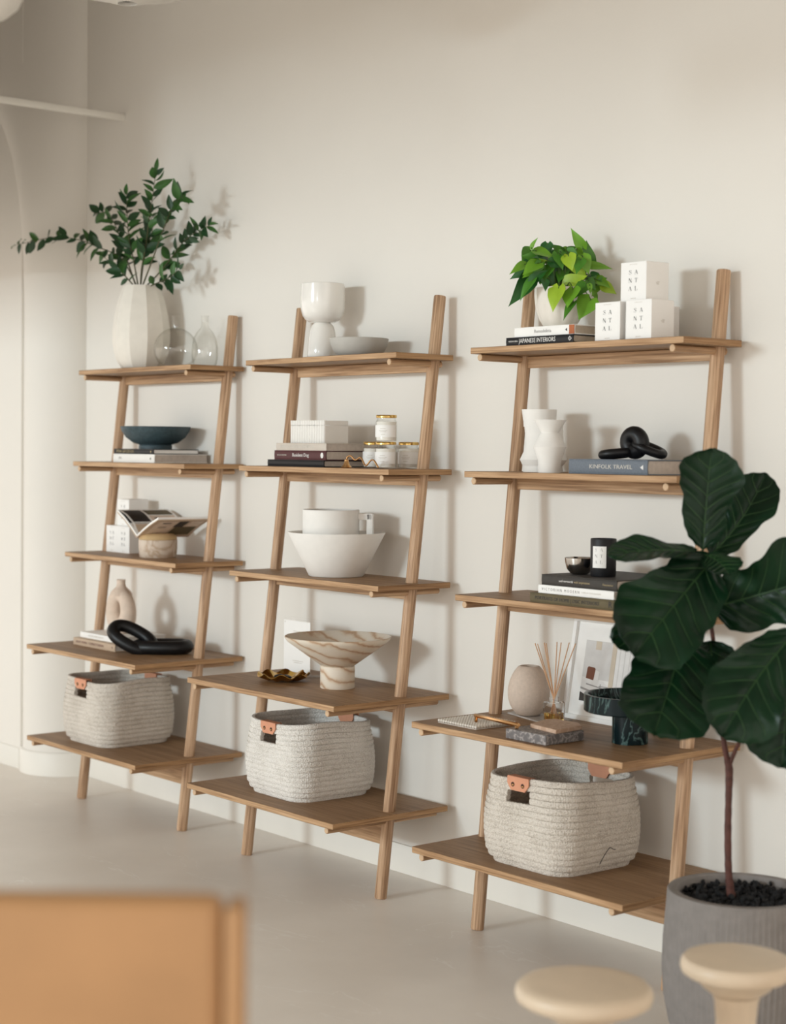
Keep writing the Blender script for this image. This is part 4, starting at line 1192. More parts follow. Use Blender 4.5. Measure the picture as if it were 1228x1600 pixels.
VINE = [
    ((1.3545, -0.2198, 1.9554), (1.3813, -0.2321, 1.9839), 'l', 0.62),
    ((1.2995, -0.1709, 1.9609), (1.3083, -0.2092, 1.9190), 'm', 1.06),
    ((1.3597, -0.2106, 1.9499), (1.4126, -0.1829, 1.9363), 'l', 0.90),
    ((1.3581, -0.0999, 1.9516), (1.3573, -0.1454, 1.9773), 'm', 0.73),
    ((1.3628, -0.0882, 1.9625), (1.3924, -0.0722, 1.9731), 'm', 0.67),
    ((1.4181, -0.0815, 1.9644), (1.4068, -0.1190, 2.0162), 'l', 0.67),
    ((1.4099, -0.0618, 1.9226), (1.4282, -0.0735, 1.9832), 'm', 1.23),
    ((1.4274, -0.0649, 1.9137), (1.4785, -0.0212, 1.9123), 'l', 0.56),
    ((1.4334, -0.1546, 1.9369), (1.4549, -0.1631, 1.8942), 'y', 1.23),
    ((1.3086, -0.1745, 1.9098), (1.2666, -0.2216, 1.8800), 'd', 0.78),
    ((1.3111, -0.1806, 1.8857), (1.3024, -0.2479, 1.7996), 'd', 0.67),
    ((1.3713, -0.2343, 1.8631), (1.4074, -0.2095, 1.8971), 'd', 0.78),
    ((1.3762, -0.2310, 1.8688), (1.3507, -0.2697, 1.8143), 'm', 0.67),
    ((1.4039, -0.1118, 1.9046), (1.3755, -0.1692, 1.8586), 'l', 0.90),
    ((1.4243, -0.1520, 1.8537), (1.4799, -0.1329, 1.8816), 'y', 1.12),
    ((1.4376, -0.1937, 1.8456), (1.4367, -0.2260, 1.7804), 'y', 1.12),
    ((1.4634, -0.1645, 1.8416), (1.4677, -0.1984, 1.7932), 'l', 1.46),
    ((1.4787, -0.1290, 1.8545), (1.4687, -0.1714, 1.8178), 'm', 1.01),
    ((1.4675, -0.1659, 1.8038), (1.4745, -0.2147, 1.7604), 'm', 0.56),
    ((1.4912, -0.1224, 1.8138), (1.4799, -0.1611, 1.7603), 'l', 1.34),
    ((1.4458, -0.0537, 1.8766), (1.4937, -0.0487, 1.8562), 'l', 0.90),
    ((1.4657, -0.0488, 1.8580), (1.4965, -0.0216, 1.8374), 'y', 1.12),
    ((1.4379, -0.0668, 1.8893), (1.4562, -0.0544, 1.8948), 'd', 1.01),
    ((1.4013, -0.1958, 1.9188), (1.4223, -0.1634, 1.9052), 'd', 1.12),
    ((1.3859, -0.2131, 1.9157), (1.3780, -0.2351, 1.8829), 'm', 1.01),
    ((1.3497, -0.1361, 1.8891), (1.3512, -0.1696, 1.8456), 'd', 1.01),
    ((1.3441, -0.1067, 1.9448), (1.3716, -0.1003, 1.9196), 'd', 1.12),
    ((1.4585, -0.1304, 1.9252), (1.4693, -0.1591, 1.8876), 'm', 1.01),
    ((1.3771, -0.1877, 1.8893), (1.4011, -0.1739, 1.8537), 'd', 1.12),
    ((1.3144, -0.1685, 1.9423), (1.3500, -0.1658, 1.9192), 'd', 1.12),
    ((1.3522, -0.2409, 1.9104), (1.3508, -0.2971, 1.8875), 'l', 0.67),
    ((1.4261, -0.1146, 1.9581), (1.4337, -0.0929, 1.9388), 'l', 1.01),
    ((1.4389, -0.0633, 1.8763), (1.4506, -0.0420, 1.8858), 'm', 1.01),
    ((1.4934, -0.1317, 1.8534), (1.5014, -0.1312, 1.8270), 'l', 0.78),
    ((1.3145, -0.1441, 1.9560), (1.3058, -0.1598, 1.9230), 'm', 1.01),
    ((1.3526, -0.1148, 1.9287), (1.3466, -0.1414, 1.8978), 'd', 1.12),
    ((1.4018, -0.1386, 1.8998), (1.4133, -0.1740, 1.8674), 'm', 1.12),
    ((1.4319, -0.1113, 1.9142), (1.4590, -0.0971, 1.8929), 'd', 1.12),
    ((1.4066, -0.2202, 1.8646), (1.4222, -0.2269, 1.8343), 'd', 1.01),
    ((1.4081, -0.1124, 1.9305), (1.4430, -0.1100, 1.9048), 'm', 1.12),
    ((1.3714, -0.1709, 1.9434), (1.4023, -0.1520, 1.9279), 'd', 1.01),
    ((1.3362, -0.1850, 1.9129), (1.3215, -0.2115, 1.9091), 'd', 1.01),
    ((1.3968, -0.1447, 1.9018), (1.3916, -0.1507, 1.8566), 'd', 1.10),
    ((1.4127, -0.1300, 1.9248), (1.4403, -0.0909, 1.9313), 'l', 1.18),
    ((1.3835, -0.2208, 1.9132), (1.3781, -0.2760, 1.8861), 'l', 1.03),
    ((1.4311, -0.0833, 1.9263), (1.4437, -0.0757, 1.8929), 'y', 0.91),
    ((1.4128, -0.1384, 1.9490), (1.4517, -0.1270, 1.9153), 'm', 1.03),
    ((1.4151, -0.1696, 1.9470), (1.4272, -0.1407, 1.9257), 'm', 1.06),
    ((1.3723, -0.1422, 1.8986), (1.3843, -0.1476, 1.8551), 'y', 1.03),
    ((1.3790, -0.1900, 1.9042), (1.3771, -0.2108, 1.8593), 'd', 1.18),
    ((1.4544, -0.1206, 1.9346), (1.4764, -0.1126, 1.8865), 'l', 1.09),
    ((1.3634, -0.1523, 1.9512), (1.3725, -0.1368, 1.9153), 'd', 1.06),
    ((1.3928, -0.1822, 1.9229), (1.3850, -0.2405, 1.9370), 'd', 0.99),
    ((1.3581, -0.0806, 1.9596), (1.3392, -0.1129, 1.9599), 'l', 1.09),
    ((1.3390, -0.2001, 1.9251), (1.3188, -0.2302, 1.9235), 'd', 0.92),
    ((1.3491, -0.1027, 1.9339), (1.3411, -0.1510, 1.9085), 'm', 1.13),
    ((1.3925, -0.1099, 1.9241), (1.4189, -0.0672, 1.9124), 'm', 1.05),
    ((1.3392, -0.1818, 1.9287), (1.3083, -0.2073, 1.9062), 'y', 1.07),
    ((1.3584, -0.1912, 1.9058), (1.3466, -0.2454, 1.8815), 'l', 1.00),
    ((1.3194, -0.1427, 1.9049), (1.3158, -0.1447, 1.8631), 'l', 1.11),
    ((1.3818, -0.0593, 1.9232), (1.4097, -0.0532, 1.8874), 'l', 0.99),
    ((1.3411, -0.1784, 1.9134), (1.3214, -0.2167, 1.9067), 'l', 1.05),
    ((1.3304, -0.1286, 1.9340), (1.3071, -0.1638, 1.9277), 'l', 0.98),
    ((1.4055, -0.1697, 1.9444), (1.4299, -0.1694, 1.8990), 'm', 1.00),
    ((1.3644, -0.0956, 1.8990), (1.3773, -0.1260, 1.8550), 'l', 0.93),
    ((1.3469, -0.1824, 1.9322), (1.3255, -0.2288, 1.9408), 'm', 0.92),
    ((1.3765, -0.1122, 1.9232), (1.3432, -0.1389, 1.9491), 'd', 1.07),
    ((1.3868, -0.1209, 1.8930), (1.4010, -0.0997, 1.8619), 'y', 1.17),
    ((1.4408, -0.1325, 1.9072), (1.4622, -0.1100, 1.8760), 'y', 0.99),
    ((1.3960, -0.1852, 1.9054), (1.3860, -0.2182, 1.8636), 'm', 0.96),
    ((1.3021, -0.1617, 1.9236), (1.2762, -0.1894, 1.8991), 'l', 0.97),
    ((1.3725, -0.1443, 1.9337), (1.3762, -0.1374, 1.9733), 'm', 1.19),
    ((1.3911, -0.0983, 1.9399), (1.4119, -0.0667, 1.9541), 'd', 1.20),
    ((1.3525, -0.1563, 1.9758), (1.3557, -0.1687, 1.9299), 'd', 1.06),
    ((1.3696, -0.0716, 1.9185), (1.3773, -0.0566, 1.8767), 'd', 1.21),
    ((1.3787, -0.1764, 1.9392), (1.3735, -0.2204, 1.9115), 'y', 0.92),
    ((1.4215, -0.0414, 1.8879), (1.4555, -0.0424, 1.8620), 'm', 1.01),
    ((1.4460, -0.0536, 1.8619), (1.4585, -0.0785, 1.8302), 'l', 1.01),
    ((1.4579, -0.0536, 1.8728), (1.4699, -0.0325, 1.8822), 'm', 0.90),
    ((1.4424, -0.0837, 1.8717), (1.4608, -0.0686, 1.8453), 'm', 1.12),
    ((1.4144, -0.0678, 1.8865), (1.4446, -0.0731, 1.8606), 'd', 1.12),
    ((1.4414, -0.0588, 1.8384), (1.4467, -0.0448, 1.8155), 'l', 0.78),
]
rnd = random.Random(5)
for (bp_, tp_, tone, wd) in VINE:
    b0, t0 = Vector(bp_) - O, Vector(tp_) - O
    ax = t0 - b0; L_ = ax.length; ax.normalize()
    nv = (Vector((0.62, -0.70, 0.45)) + Vector((rnd.uniform(-.55, .55), rnd.uniform(-.55, .55), rnd.uniform(-.35, .55)))).normalized()
    xv = ax.cross(nv).normalized(); zv = xv.cross(ax)
    M = Matrix(((xv.x, ax.x, zv.x), (xv.y, ax.y, zv.y), (xv.z, ax.z, zv.z))).to_4x4()
    lf = bpy.data.objects.new('leaf', VL[tone]); COL.objects.link(lf); lf.parent = t
    s = L_ / 0.072
    lf.matrix_basis = Matrix.Translation(b0) @ M @ Matrix.Diagonal((s * wd, s, s, 1))
    bm = BM()
    root = Vector((max(-0.04, min(0.04, b0.x * 0.4)), max(-0.04, min(0.04, b0.y * 0.4)), 0.10))
    mid = (root + b0) / 2 + Vector((0, 0, 0.022))
    tube(bm, smooth_path([root, mid, b0, b0 + ax * 0.004], 4), 0.0014, 5); obj('leaf_stalk', bm, 'pothos_stem', t)

# second board: two sculptural vases, linked rings
u_ = 0.000182
prof = [(378, 278, 95), (385, 262, 262), (450, 306, 350), (462, 302, 510), (464, 306, 640), (462, 324, 770), (452, 372, 900), (442, 312, 1000), (450, 318, 1095)]
bm = BM()
pf = [(r * u_, (1095 - y) * u_ * 0.985) for c_, r, y in prof][::-1]
of = [(0.635 * (c_ - 450) * u_, 0.772 * (c_ - 450) * u_) for c_, r, y in prof][::-1]
pf = [(0, 0)] + pf + [(pf[-1][0] - 0.004, pf[-1][1]), (pf[-1][0] - 0.006, pf[-1][1] - 0.05), (0, pf[-1][1] - 0.05)]
of = [of[0]] + of + [of[-1]] * 3
lathe(bm, pf, 48, offs=of)
o = obj('sculptural_vase', bm, 'white_matte', angle=22); o.location = (1.302, -0.112, SZ[1])
tag(o, 'taller white angular vase with an off-centre collar, nearest the left post', 'vase', 'white angular vases')
bm = BM()
pf = [(0, 0), (0.0318, 0.0), (0.0322, 0.032), (0.0465, 0.072), (0.0248, 0.112), (0.0455, 0.1475), (0.0425, 0.1475), (0.0225, 0.113), (0, 0.113)]
lathe(bm, pf, 48)
o = obj('sculptural_vase', bm, 'white_matte', angle=22); o.location = (1.409, -0.192, SZ[1])
tag(o, 'shorter white hourglass vase in front of the taller one', 'vase', 'white angular vases')

t = thing('ring_ornament', 'black wooden ornament of three linked rings, on the blue-grey book', 'ornament', (1.678, -0.140, 1.3702))
bm = BM(); tube(bm, [(0.0235 * math.cos(2 * PI * i / 36), 0, 0.0235 * math.sin(2 * PI * i / 36)) for i in range(36)], 0.0215, 20, closed=True, up=(0, 1, 0)); o = obj('ring', bm, 'black_wood', t)
o.location = (0.002, 0.0, 0.0455); o.rotation_euler = (0.10, 0, 0.05)
bm = BM(); tube(bm, link_path(0.070, 0.050, 40, 2.2), 0.0125, 16, closed=True, up=(0, 0, 1)); o = obj('ring', bm, 'black_wood', t)
o.location = (-0.038, -0.030, 0.0150); o.rotation_euler = frame_of((0.75, 0.65, 0.10), (0.0, 0.1, 1))
bm = BM(); tube(bm, link_path(0.078, 0.060, 40, 2.2), 0.0120, 16, closed=True, up=(0, 0, 1)); o = obj('ring', bm, 'black_wood', t)
o.location = (0.034, 0.024, 0.0290); o.rotation_euler = frame_of((0.70, 0.62, -0.36), (0.30, 0.02, 0.95))

# third board: silver bowl and black candle
bm = BM(); lathe(bm, [(0, 0.001), (0.018, 0.0), (0.026, 0.003), (0.036, 0.014), (0.041, 0.030), (0.0425, 0.0445), (0.0415, 0.0455), (0.039, 0.036), (0.033, 0.016), (0.02, 0.006), (0, 0.005)], 48)
o = obj('metal_bowl', bm, 'silver'); o.location = (1.546, -0.205, 1.0547)
tag(o, 'small polished silver bowl beside the black candle', 'bowl')
t = thing('candle', 'black tumbler candle with a white lettered label', 'candle', (1.636, -0.208, 1.0547))
bm = BM(); lathe(bm, [(0, 0.0), (0.0325, 0.0), (0.0345, 0.003), (0.0350, 0.100), (0.0340, 0.102), (0.0315, 0.101), (0.031, 0.084), (0, 0.084)], 48); obj('tumbler', bm, 'black', t)
bm = BM(); lathe(bm, [(0.0305, 0.0845), (0.0305, 0.0865), (0, 0.0865)], 32); obj('wax', bm, 'wax', t)
bm = BM()
ca, ha = math.radians(-66), math.radians(32)
n = 16
ring = [(0.0353 * math.cos(ca - ha + 2 * ha * i / n), 0.0353 * math.sin(ca - ha + 2 * ha * i / n)) for i in range(n + 1)]
for (xa, ya), (xb, yb) in zip(ring, ring[1:]):
    bm.faces.new([bm.verts.new(p) for p in ((xa, ya, 0.024), (xb, yb, 0.024), (xb, yb, 0.082), (xa, ya, 0.082))])
bmesh.ops.remove_doubles(bm, verts=bm.verts[:], dist=1e-6); bmesh.ops.solidify(bm, geom=bm.faces[:], thickness=-0.0004)
obj('paper_label', bm, 'white_box', t)
o = didone(t, 0.0, 0.054, 0.030, 0.046, 'print_grey')
for v in o.data.vertices:
    a = ca + v.co.x / 0.0353
    rr_ = 0.0360 - v.co.y * 0.5
    v.co.x, v.co.y = rr_ * math.cos(a), rr_ * math.sin(a)

# fourth board
bm = BM(); prism(bm, [(1.207, -0.150, 0.6235), (1.392, -0.198, 0.6235), (1.418, -0.095, 0.6235), (1.207, -0.075, 0.6235)], (0, 0, 1), 0.0045)
o = obj('stone_tile', bm, 'pale_tile', smooth=False)
tag(o, 'thin pale stone tile lying under the egg-shaped vase', 'tile')
bm = BM()
pr_ = []
for i in range(0, 27):
    a = -PI / 2 + PI * i / 26
    rr_, zz = math.cos(a), math.sin(a)
    pr_.append((0.0605 * rr_ * (1 - 0.10 * zz), 0.074 + 0.082 * zz))
pr_ = [(0, 0.0015)] + [(max(r, 0.028) if z < 0.006 else r, max(z, 0.0)) for r, z in pr_ if 0.0 <= z and not (z > 0.10 and r < 0.028)]
pr_ += [(0.0268, pr_[-1][1] + 0.0022), (0.0245, pr_[-1][1] + 0.001), (0.0235, 0.135), (0.04, 0.10), (0.0, 0.06)]
lathe(bm, pr_, 56)
o = obj('egg_vase', bm, 'sand_ceramic'); o.location = (1.287, -0.142, 0.6281)
tag(o, 'matte sand-coloured egg-shaped vase beside the reed diffuser', 'vase')

t = thing('reed_diffuser', 'square glass reed diffuser with amber oil, before the picture frame', 'diffuser', (1.416, -0.168, 0.6236 + 0.0046 * 0), 0.15)
bm = BM()
def sq(bm, h, z): return [bm.verts.new((sx * h, sy * h, z)) for sx, sy in ((1, 1), (-1, 1), (-1, -1), (1, -1))]
def loft(bm, spec, capa=True, capb=True):
    R_ = [sq(bm, h, z) for h, z in spec]
    for A, B in zip(R_, R_[1:]):
        for k in range(4):
            bm.faces.new((A[k], A[(k + 1) % 4], B[(k + 1) % 4], B[k]))
    if capa: bm.faces.new(R_[0][::-1])
    if capb: bm.faces.new(R_[-1])
loft(bm, [(0.0215, 0.0), (0.0215, 0.058), (0.0195, 0.062), (0.010, 0.0625), (0.0095, 0.075), (0.0075, 0.075), (0.0075, 0.0605), (0.0185, 0.0590), (0.0198, 0.057), (0.0198, 0.005)])
obj('bottle', bm, 'bottle_glass', t, angle=30)
bm = BM(); loft(bm, [(0.0194, 0.0053), (0.0194, 0.030)]); obj('oil', bm, 'amber_oil', t, smooth=False)
DO = Vector((1.416, -0.168, 0.6236)); RI = Matrix.Rotation(-0.15, 3, 'Z')
for tip in ((1.3383, -0.1700, 0.8428), (1.3280, -0.1500, 0.8388), (1.3959, -0.1900, 0.8513), (1.3681, -0.1550, 0.8447), (1.4266, -0.1700, 0.8547), (1.4530, -0.1800, 0.8560), (1.4645, -0.1600, 0.8558), (1.5042, -0.1750, 0.8578)):
    e_ = RI @ (Vector(tip) - DO)
    nk = Vector((e_.x * 0.045, e_.y * 0.045, 0.074))
    d = (nk - e_).normalized()
    bot = nk + d * (0.066 / -d.z)
    bot.x = max(-0.016, min(0.016, bot.x)); bot.y = max(-0.016, min(0.016, bot.y))
    bm = BM(); tube(bm, [bot, nk, e_], 0.0015, 7); obj('reed', bm, 'reed', t)

t = thing('beaded_coaster', 'square coaster of small white beads, at the front left of its shelf', 'coaster', (1.296, -0.352, 0.6234), 0.0)
bm = BM(); bx(bm, (0, 0, 0.0015), (0.160, 0.150, 0.003), 0.001, seg=1); obj('backing', bm, 'beige_cover', t)
bm = BM()
for i in range(16):
    for j in range(15):
        m_ = Matrix.Translation((-0.077 + 0.154 * i / 15, -0.072 + 0.144 * j / 14, 0.0072))
        bmesh.ops.create_icosphere(bm, subdivisions=1, radius=0.0052, matrix=m_)
o = obj('beads', bm, 'cream_ceramic', t, angle=80); o['kind'] = 'stuff'

t = thing('bar_handle', 'brass bar handle lying across the beaded coaster and grey slab', 'handle', (0, 0, 0))
A_, B_ = Vector((1.3033, -0.3650, 0.6498)), Vector((1.5527, -0.4350, 0.6610))
t.location = A_
d = (B_ - A_)
bm = BM(); tube(bm, [(0, 0, 0), d.normalized() * 0.002, d - d.normalized() * 0.002, d], [0.0050, 0.0060, 0.0060, 0.0050], 8)
obj('bar', bm, 'brass', t, angle=30)
for f in (0.03, 0.96):
    p = d * f
    foot = p + Vector((0.012, -0.012, 0)) * (1 if f < 0.5 else 0.3)
    zf = (0.6362 - A_.z) if f < 0.5 else (0.6510 - A_.z)
    bm = BM(); tube(bm, [p, (foot.x, foot.y, zf)], 0.0048, 8); obj('leg', bm, 'brass', t, angle=30)

bm = BM(); bx(bm, (1.594, -0.378, 0.6237 + 0.0132), (0.152, 0.142, 0.0264), 0.0012, seg=1)
o = obj('stone_slab', bm, 'grey_marble'); tag(o, 'thick grey marble slab at the front of the shelf', 'slab', 'stone sample slabs')
bm = BM(); prism(bm, [(1.5542, -0.3938, 0.6505), (1.6690, -0.4118, 0.6505), (1.6582, -0.3030, 0.6505), (1.6145, -0.2730, 0.6505), (1.5322, -0.2759, 0.6505), (1.5217, -0.3094, 0.6505)], (0, 0, 1), 0.011)
bmesh.ops.bevel(bm, geom=bm.edges[:], offset=0.0012, segments=1, affect='EDGES')
o = obj('stone_slab', bm, 'pink_stone', smooth=False); tag(o, 'thin rough pink stone slab lying on the grey marble one', 'slab', 'stone sample slabs')

# picture frame leaning on the wall
t = thing('picture_frame', 'white picture frame with a bedroom photograph, leaning on the wall', 'picture', (1.345, -0.068, 0.6236), 0.0)
FWd, FHt, FB = 0.345, 0.295, 0.014
tilt = -math.asin(0.050 / FHt)
def ftilt(o): o.rotation_euler = (tilt, 0, 0); return o
bm = BM()
for c_, s_ in (((FWd / 2, 0.009, FB / 2), (FWd, 0.018, FB)), ((FWd / 2, 0.009, FHt - FB / 2), (FWd, 0.018, FB)), ((FB / 2, 0.009, FHt / 2), (FB, 0.018, FHt - 2 * FB)), ((FWd - FB / 2, 0.009, FHt / 2), (FB, 0.018, FHt - 2 * FB))):
    bx(bm, c_, s_, 0.001, seg=1)
ftilt(obj('frame', bm, 'white_box', t))
bm = BM(); bx(bm, (FWd / 2, 0.012, FHt / 2), (FWd - 2 * FB, 0.003, FHt - 2 * FB)); ftilt(obj('mount', bm, 'paper', t, smooth=False))
bm = BM(); bx(bm, (0.052 + 0.125, 0.0102, 0.056 + 0.0875), (0.25, 0.0008, 0.175)); pr_o = obj('photograph', bm, 'print_white', t, smooth=False); ftilt(pr_o)
plain('photo_grey', (0.66, 0.64, 0.62), 0.6); plain('photo_beige', (0.62, 0.53, 0.42), 0.6); plain('photo_brown', (0.17, 0.055, 0.025), 0.6)
plain('photo_pale', (0.78, 0.76, 0.74), 0.6); plain('photo_shadow', (0.35, 0.33, 0.32), 0.6)
def ph(name, poly, mat_, dy):
    bm = BM(); prism(bm, [(0.052 + x, 0.0096 - dy, 0.056 + z) for x, z in poly], (0, -1, 0), 0.0002)
    return obj(name, bm, mat_, pr_o, smooth=False)
R4 = lambda a, b_, c_, d_: [(a, c_), (b_, c_), (b_, d_), (a, d_)]
ph('printed_wall', R4(0.0, 0.105, 0.065, 0.175), 'photo_grey', 0)
ph('printed_curtain', R4(0.125, 0.25, 0.0, 0.175), 'photo_pale', 0)
ph('printed_strip', R4(0.040, 0.062, 0.150, 0.174), 'photo_beige', 0.0003)
ph('printed_strip', R4(0.105, 0.122, 0.0, 0.175), 'photo_beige', 0.0003)
for k in range(6):
    ph('printed_fold', R4(0.134 + 0.019 * k, 0.138 + 0.019 * k, 0.0, 0.175), 'photo_grey', 0.0003)
ph('printed_bed', [(0.0, 0.010), (0.10, 0.0), (0.10, 0.050), (0.085, 0.062), (0.0, 0.070)], 'photo_pale', 0.0003)
ph('printed_shadow', [(0.0, 0.0), (0.085, 0.0), (0.055, 0.008), (0.0, 0.026)], 'charcoal', 0.0006)
ph('printed_fold', [(0.0, 0.034), (0.09, 0.020), (0.09, 0.024), (0.0, 0.040)], 'photo_shadow', 0.0006)
ph('printed_fold', [(0.02, 0.048), (0.09, 0.040), (0.09, 0.043), (0.02, 0.052)], 'photo_shadow', 0.0006)
ph('printed_cushion', [(0.016, 0.066), (0.046, 0.062), (0.050, 0.094), (0.046, 0.098), (0.022, 0.100), (0.018, 0.096)], 'photo_brown', 0.0006)
ph('printed_cushion', [(0.046, 0.060), (0.064, 0.058), (0.066, 0.088), (0.05, 0.092)], 'photo_pale', 0.0005)
for (a, c_) in ((0.070, 0.008), (0.074, 0.024)):
    ph('printed_chair', R4(a, a + 0.0025, c_, c_ + 0.03), 'photo_shadow', 0.0008)
ph('printed_chair', R4(0.070, 0.105, 0.046, 0.0485), 'photo_shadow', 0.0008)

t = thing('marble_pedestal_bowl', 'dark green marble bowl on a cylinder foot, half behind big leaves', 'bowl', (1.765, -0.232, SZ[3]))
bm = BM(); lathe(bm, [(0, 0.0), (0.0465, 0.0), (0.0475, 0.001), (0.0475, 0.084), (0, 0.084)], 48); obj('foot', bm, 'green_marble', t)
bm = BM(); lathe(bm, [(0, 0.0842), (0.120, 0.0842), (0.1225, 0.087), (0.1225, 0.128), (0.121, 0.1295), (0.113, 0.1295), (0.112, 0.128), (0.111, 0.098), (0.105, 0.094), (0, 0.094)], 64); o = obj('bowl', bm, 'green_marble', t)
o.location = (0.0, 0.0, 0)

# ------------------------------------------------------------------ fiddle-leaf fig in its planter
PX, PY = (2.2962, -0.4198)
t = thing('potted_fig', 'big-leaved fig plant in a grey fluted planter, right of the shelves', 'plant', (PX, PY, 0))
bm = BM()
prof = [(0.135, 0.0), (0.148, 0.006), (0.166, 0.06), (0.178, 0.12), (0.1825, 0.18), (0.181, 0.25), (0.1755, 0.32), (0.1715, 0.366)]
n = 240; rings = []
def flu(k, z): return 1 - 0.0085 * (1 + math.cos(2 * PI * k * 80 / n)) * (1 if 0.01 < z < 0.34 else 0)
for r, z in prof:
    rings.append([bm.verts.new((r * flu(k, z) * math.cos(2 * PI * k / n), r * flu(k, z) * math.sin(2 * PI * k / n), z)) for k in range(n)])
for r, z in [(0.1695, 0.3695), (0.1500, 0.3695), (0.148, 0.367), (0.147, 0.33)]:
    rings.append([bm.verts.new((r * math.cos(2 * PI * k / n), r * math.sin(2 * PI * k / n), z)) for k in range(n)])
for A, B in zip(rings, rings[1:]):
    for k in range(n):
        bm.faces.new((A[k], A[(k + 1) % n], B[(k + 1) % n], B[k]))
bm.faces.new(rings[0][::-1])
obj('planter', bm, 'planter', t, angle=60)
bm = BM(); lathe(bm, [(0.147, 0.340), (0.09, 0.346), (0, 0.348)], 40); obj('potting_soil', bm, 'soil', t)
rnd = random.Random(11)
bm = BM()
for i in range(330):
    a = rnd.uniform(0, 2 * PI); r = 0.142 * math.sqrt(rnd.random())
    m_ = Matrix.Translation((r * math.cos(a), r * math.sin(a), 0.350 + rnd.uniform(-0.004, 0.008))) @ Euler((rnd.uniform(0, 6), rnd.uniform(0, 6), rnd.uniform(0, 6))).to_matrix().to_4x4() @ Matrix.Diagonal((rnd.uniform(0.9, 1.7), 0.9, 0.6, 1))
    bmesh.ops.create_icosphere(bm, subdivisions=1, radius=0.0075, matrix=m_)
o = obj('mulch', bm, 'soil', t, angle=20); o['kind'] = 'stuff'
PO = Vector((PX, PY, 0))
def stem(pts, rads):
    P = smooth_path([Vector(p) - PO for p in pts], 6)
    bm = BM(); R_ = []
    for i in range(len(P)):
        q = i / (len(P) - 1) * (len(rads) - 1); k = min(int(q), len(rads) - 2)
        R_.append((rads[k] + (rads[k + 1] - rads[k]) * (q - k)) * (1 + 0.05 * math.sin(2.1 * i)))
    tube(bm, P, R_, 12)
    return obj('trunk', bm, 'bark', t)
stem([(2.2784, -0.4348, 0.3536), (2.2725, -0.4386, 0.4134), (2.2684, -0.4384, 0.5033), (2.2668, -0.4362, 0.5782), (2.2654, -0.4340, 0.6456), (2.2627, -0.4360, 0.6680)], [0.0105, 0.0085, 0.0085, 0.008, 0.0095, 0.0085])
stem([(2.2629, -0.4361, 0.6621), (2.2542, -0.4433, 0.7204), (2.2421, -0.4394, 0.7712), (2.2286, -0.4349, 0.8599), (2.2113, -0.4351, 0.9490), (2.2017, -0.4420, 1.0319), (2.2030, -0.4523, 1.1005), (2.2049, -0.4628, 1.1522)], [0.0075, 0.0065, 0.006, 0.0055, 0.005, 0.0058, 0.005, 0.004])
stem([(2.2656, -0.4326, 0.6651), (2.2885, -0.4338, 0.7091), (2.3194, -0.4408, 0.7544), (2.3753, -0.4464, 0.8475), (2.4188, -0.4355, 0.9391), (2.4439, -0.4314, 1.0282)], [0.006, 0.0045, 0.004, 0.004, 0.004, 0.003])

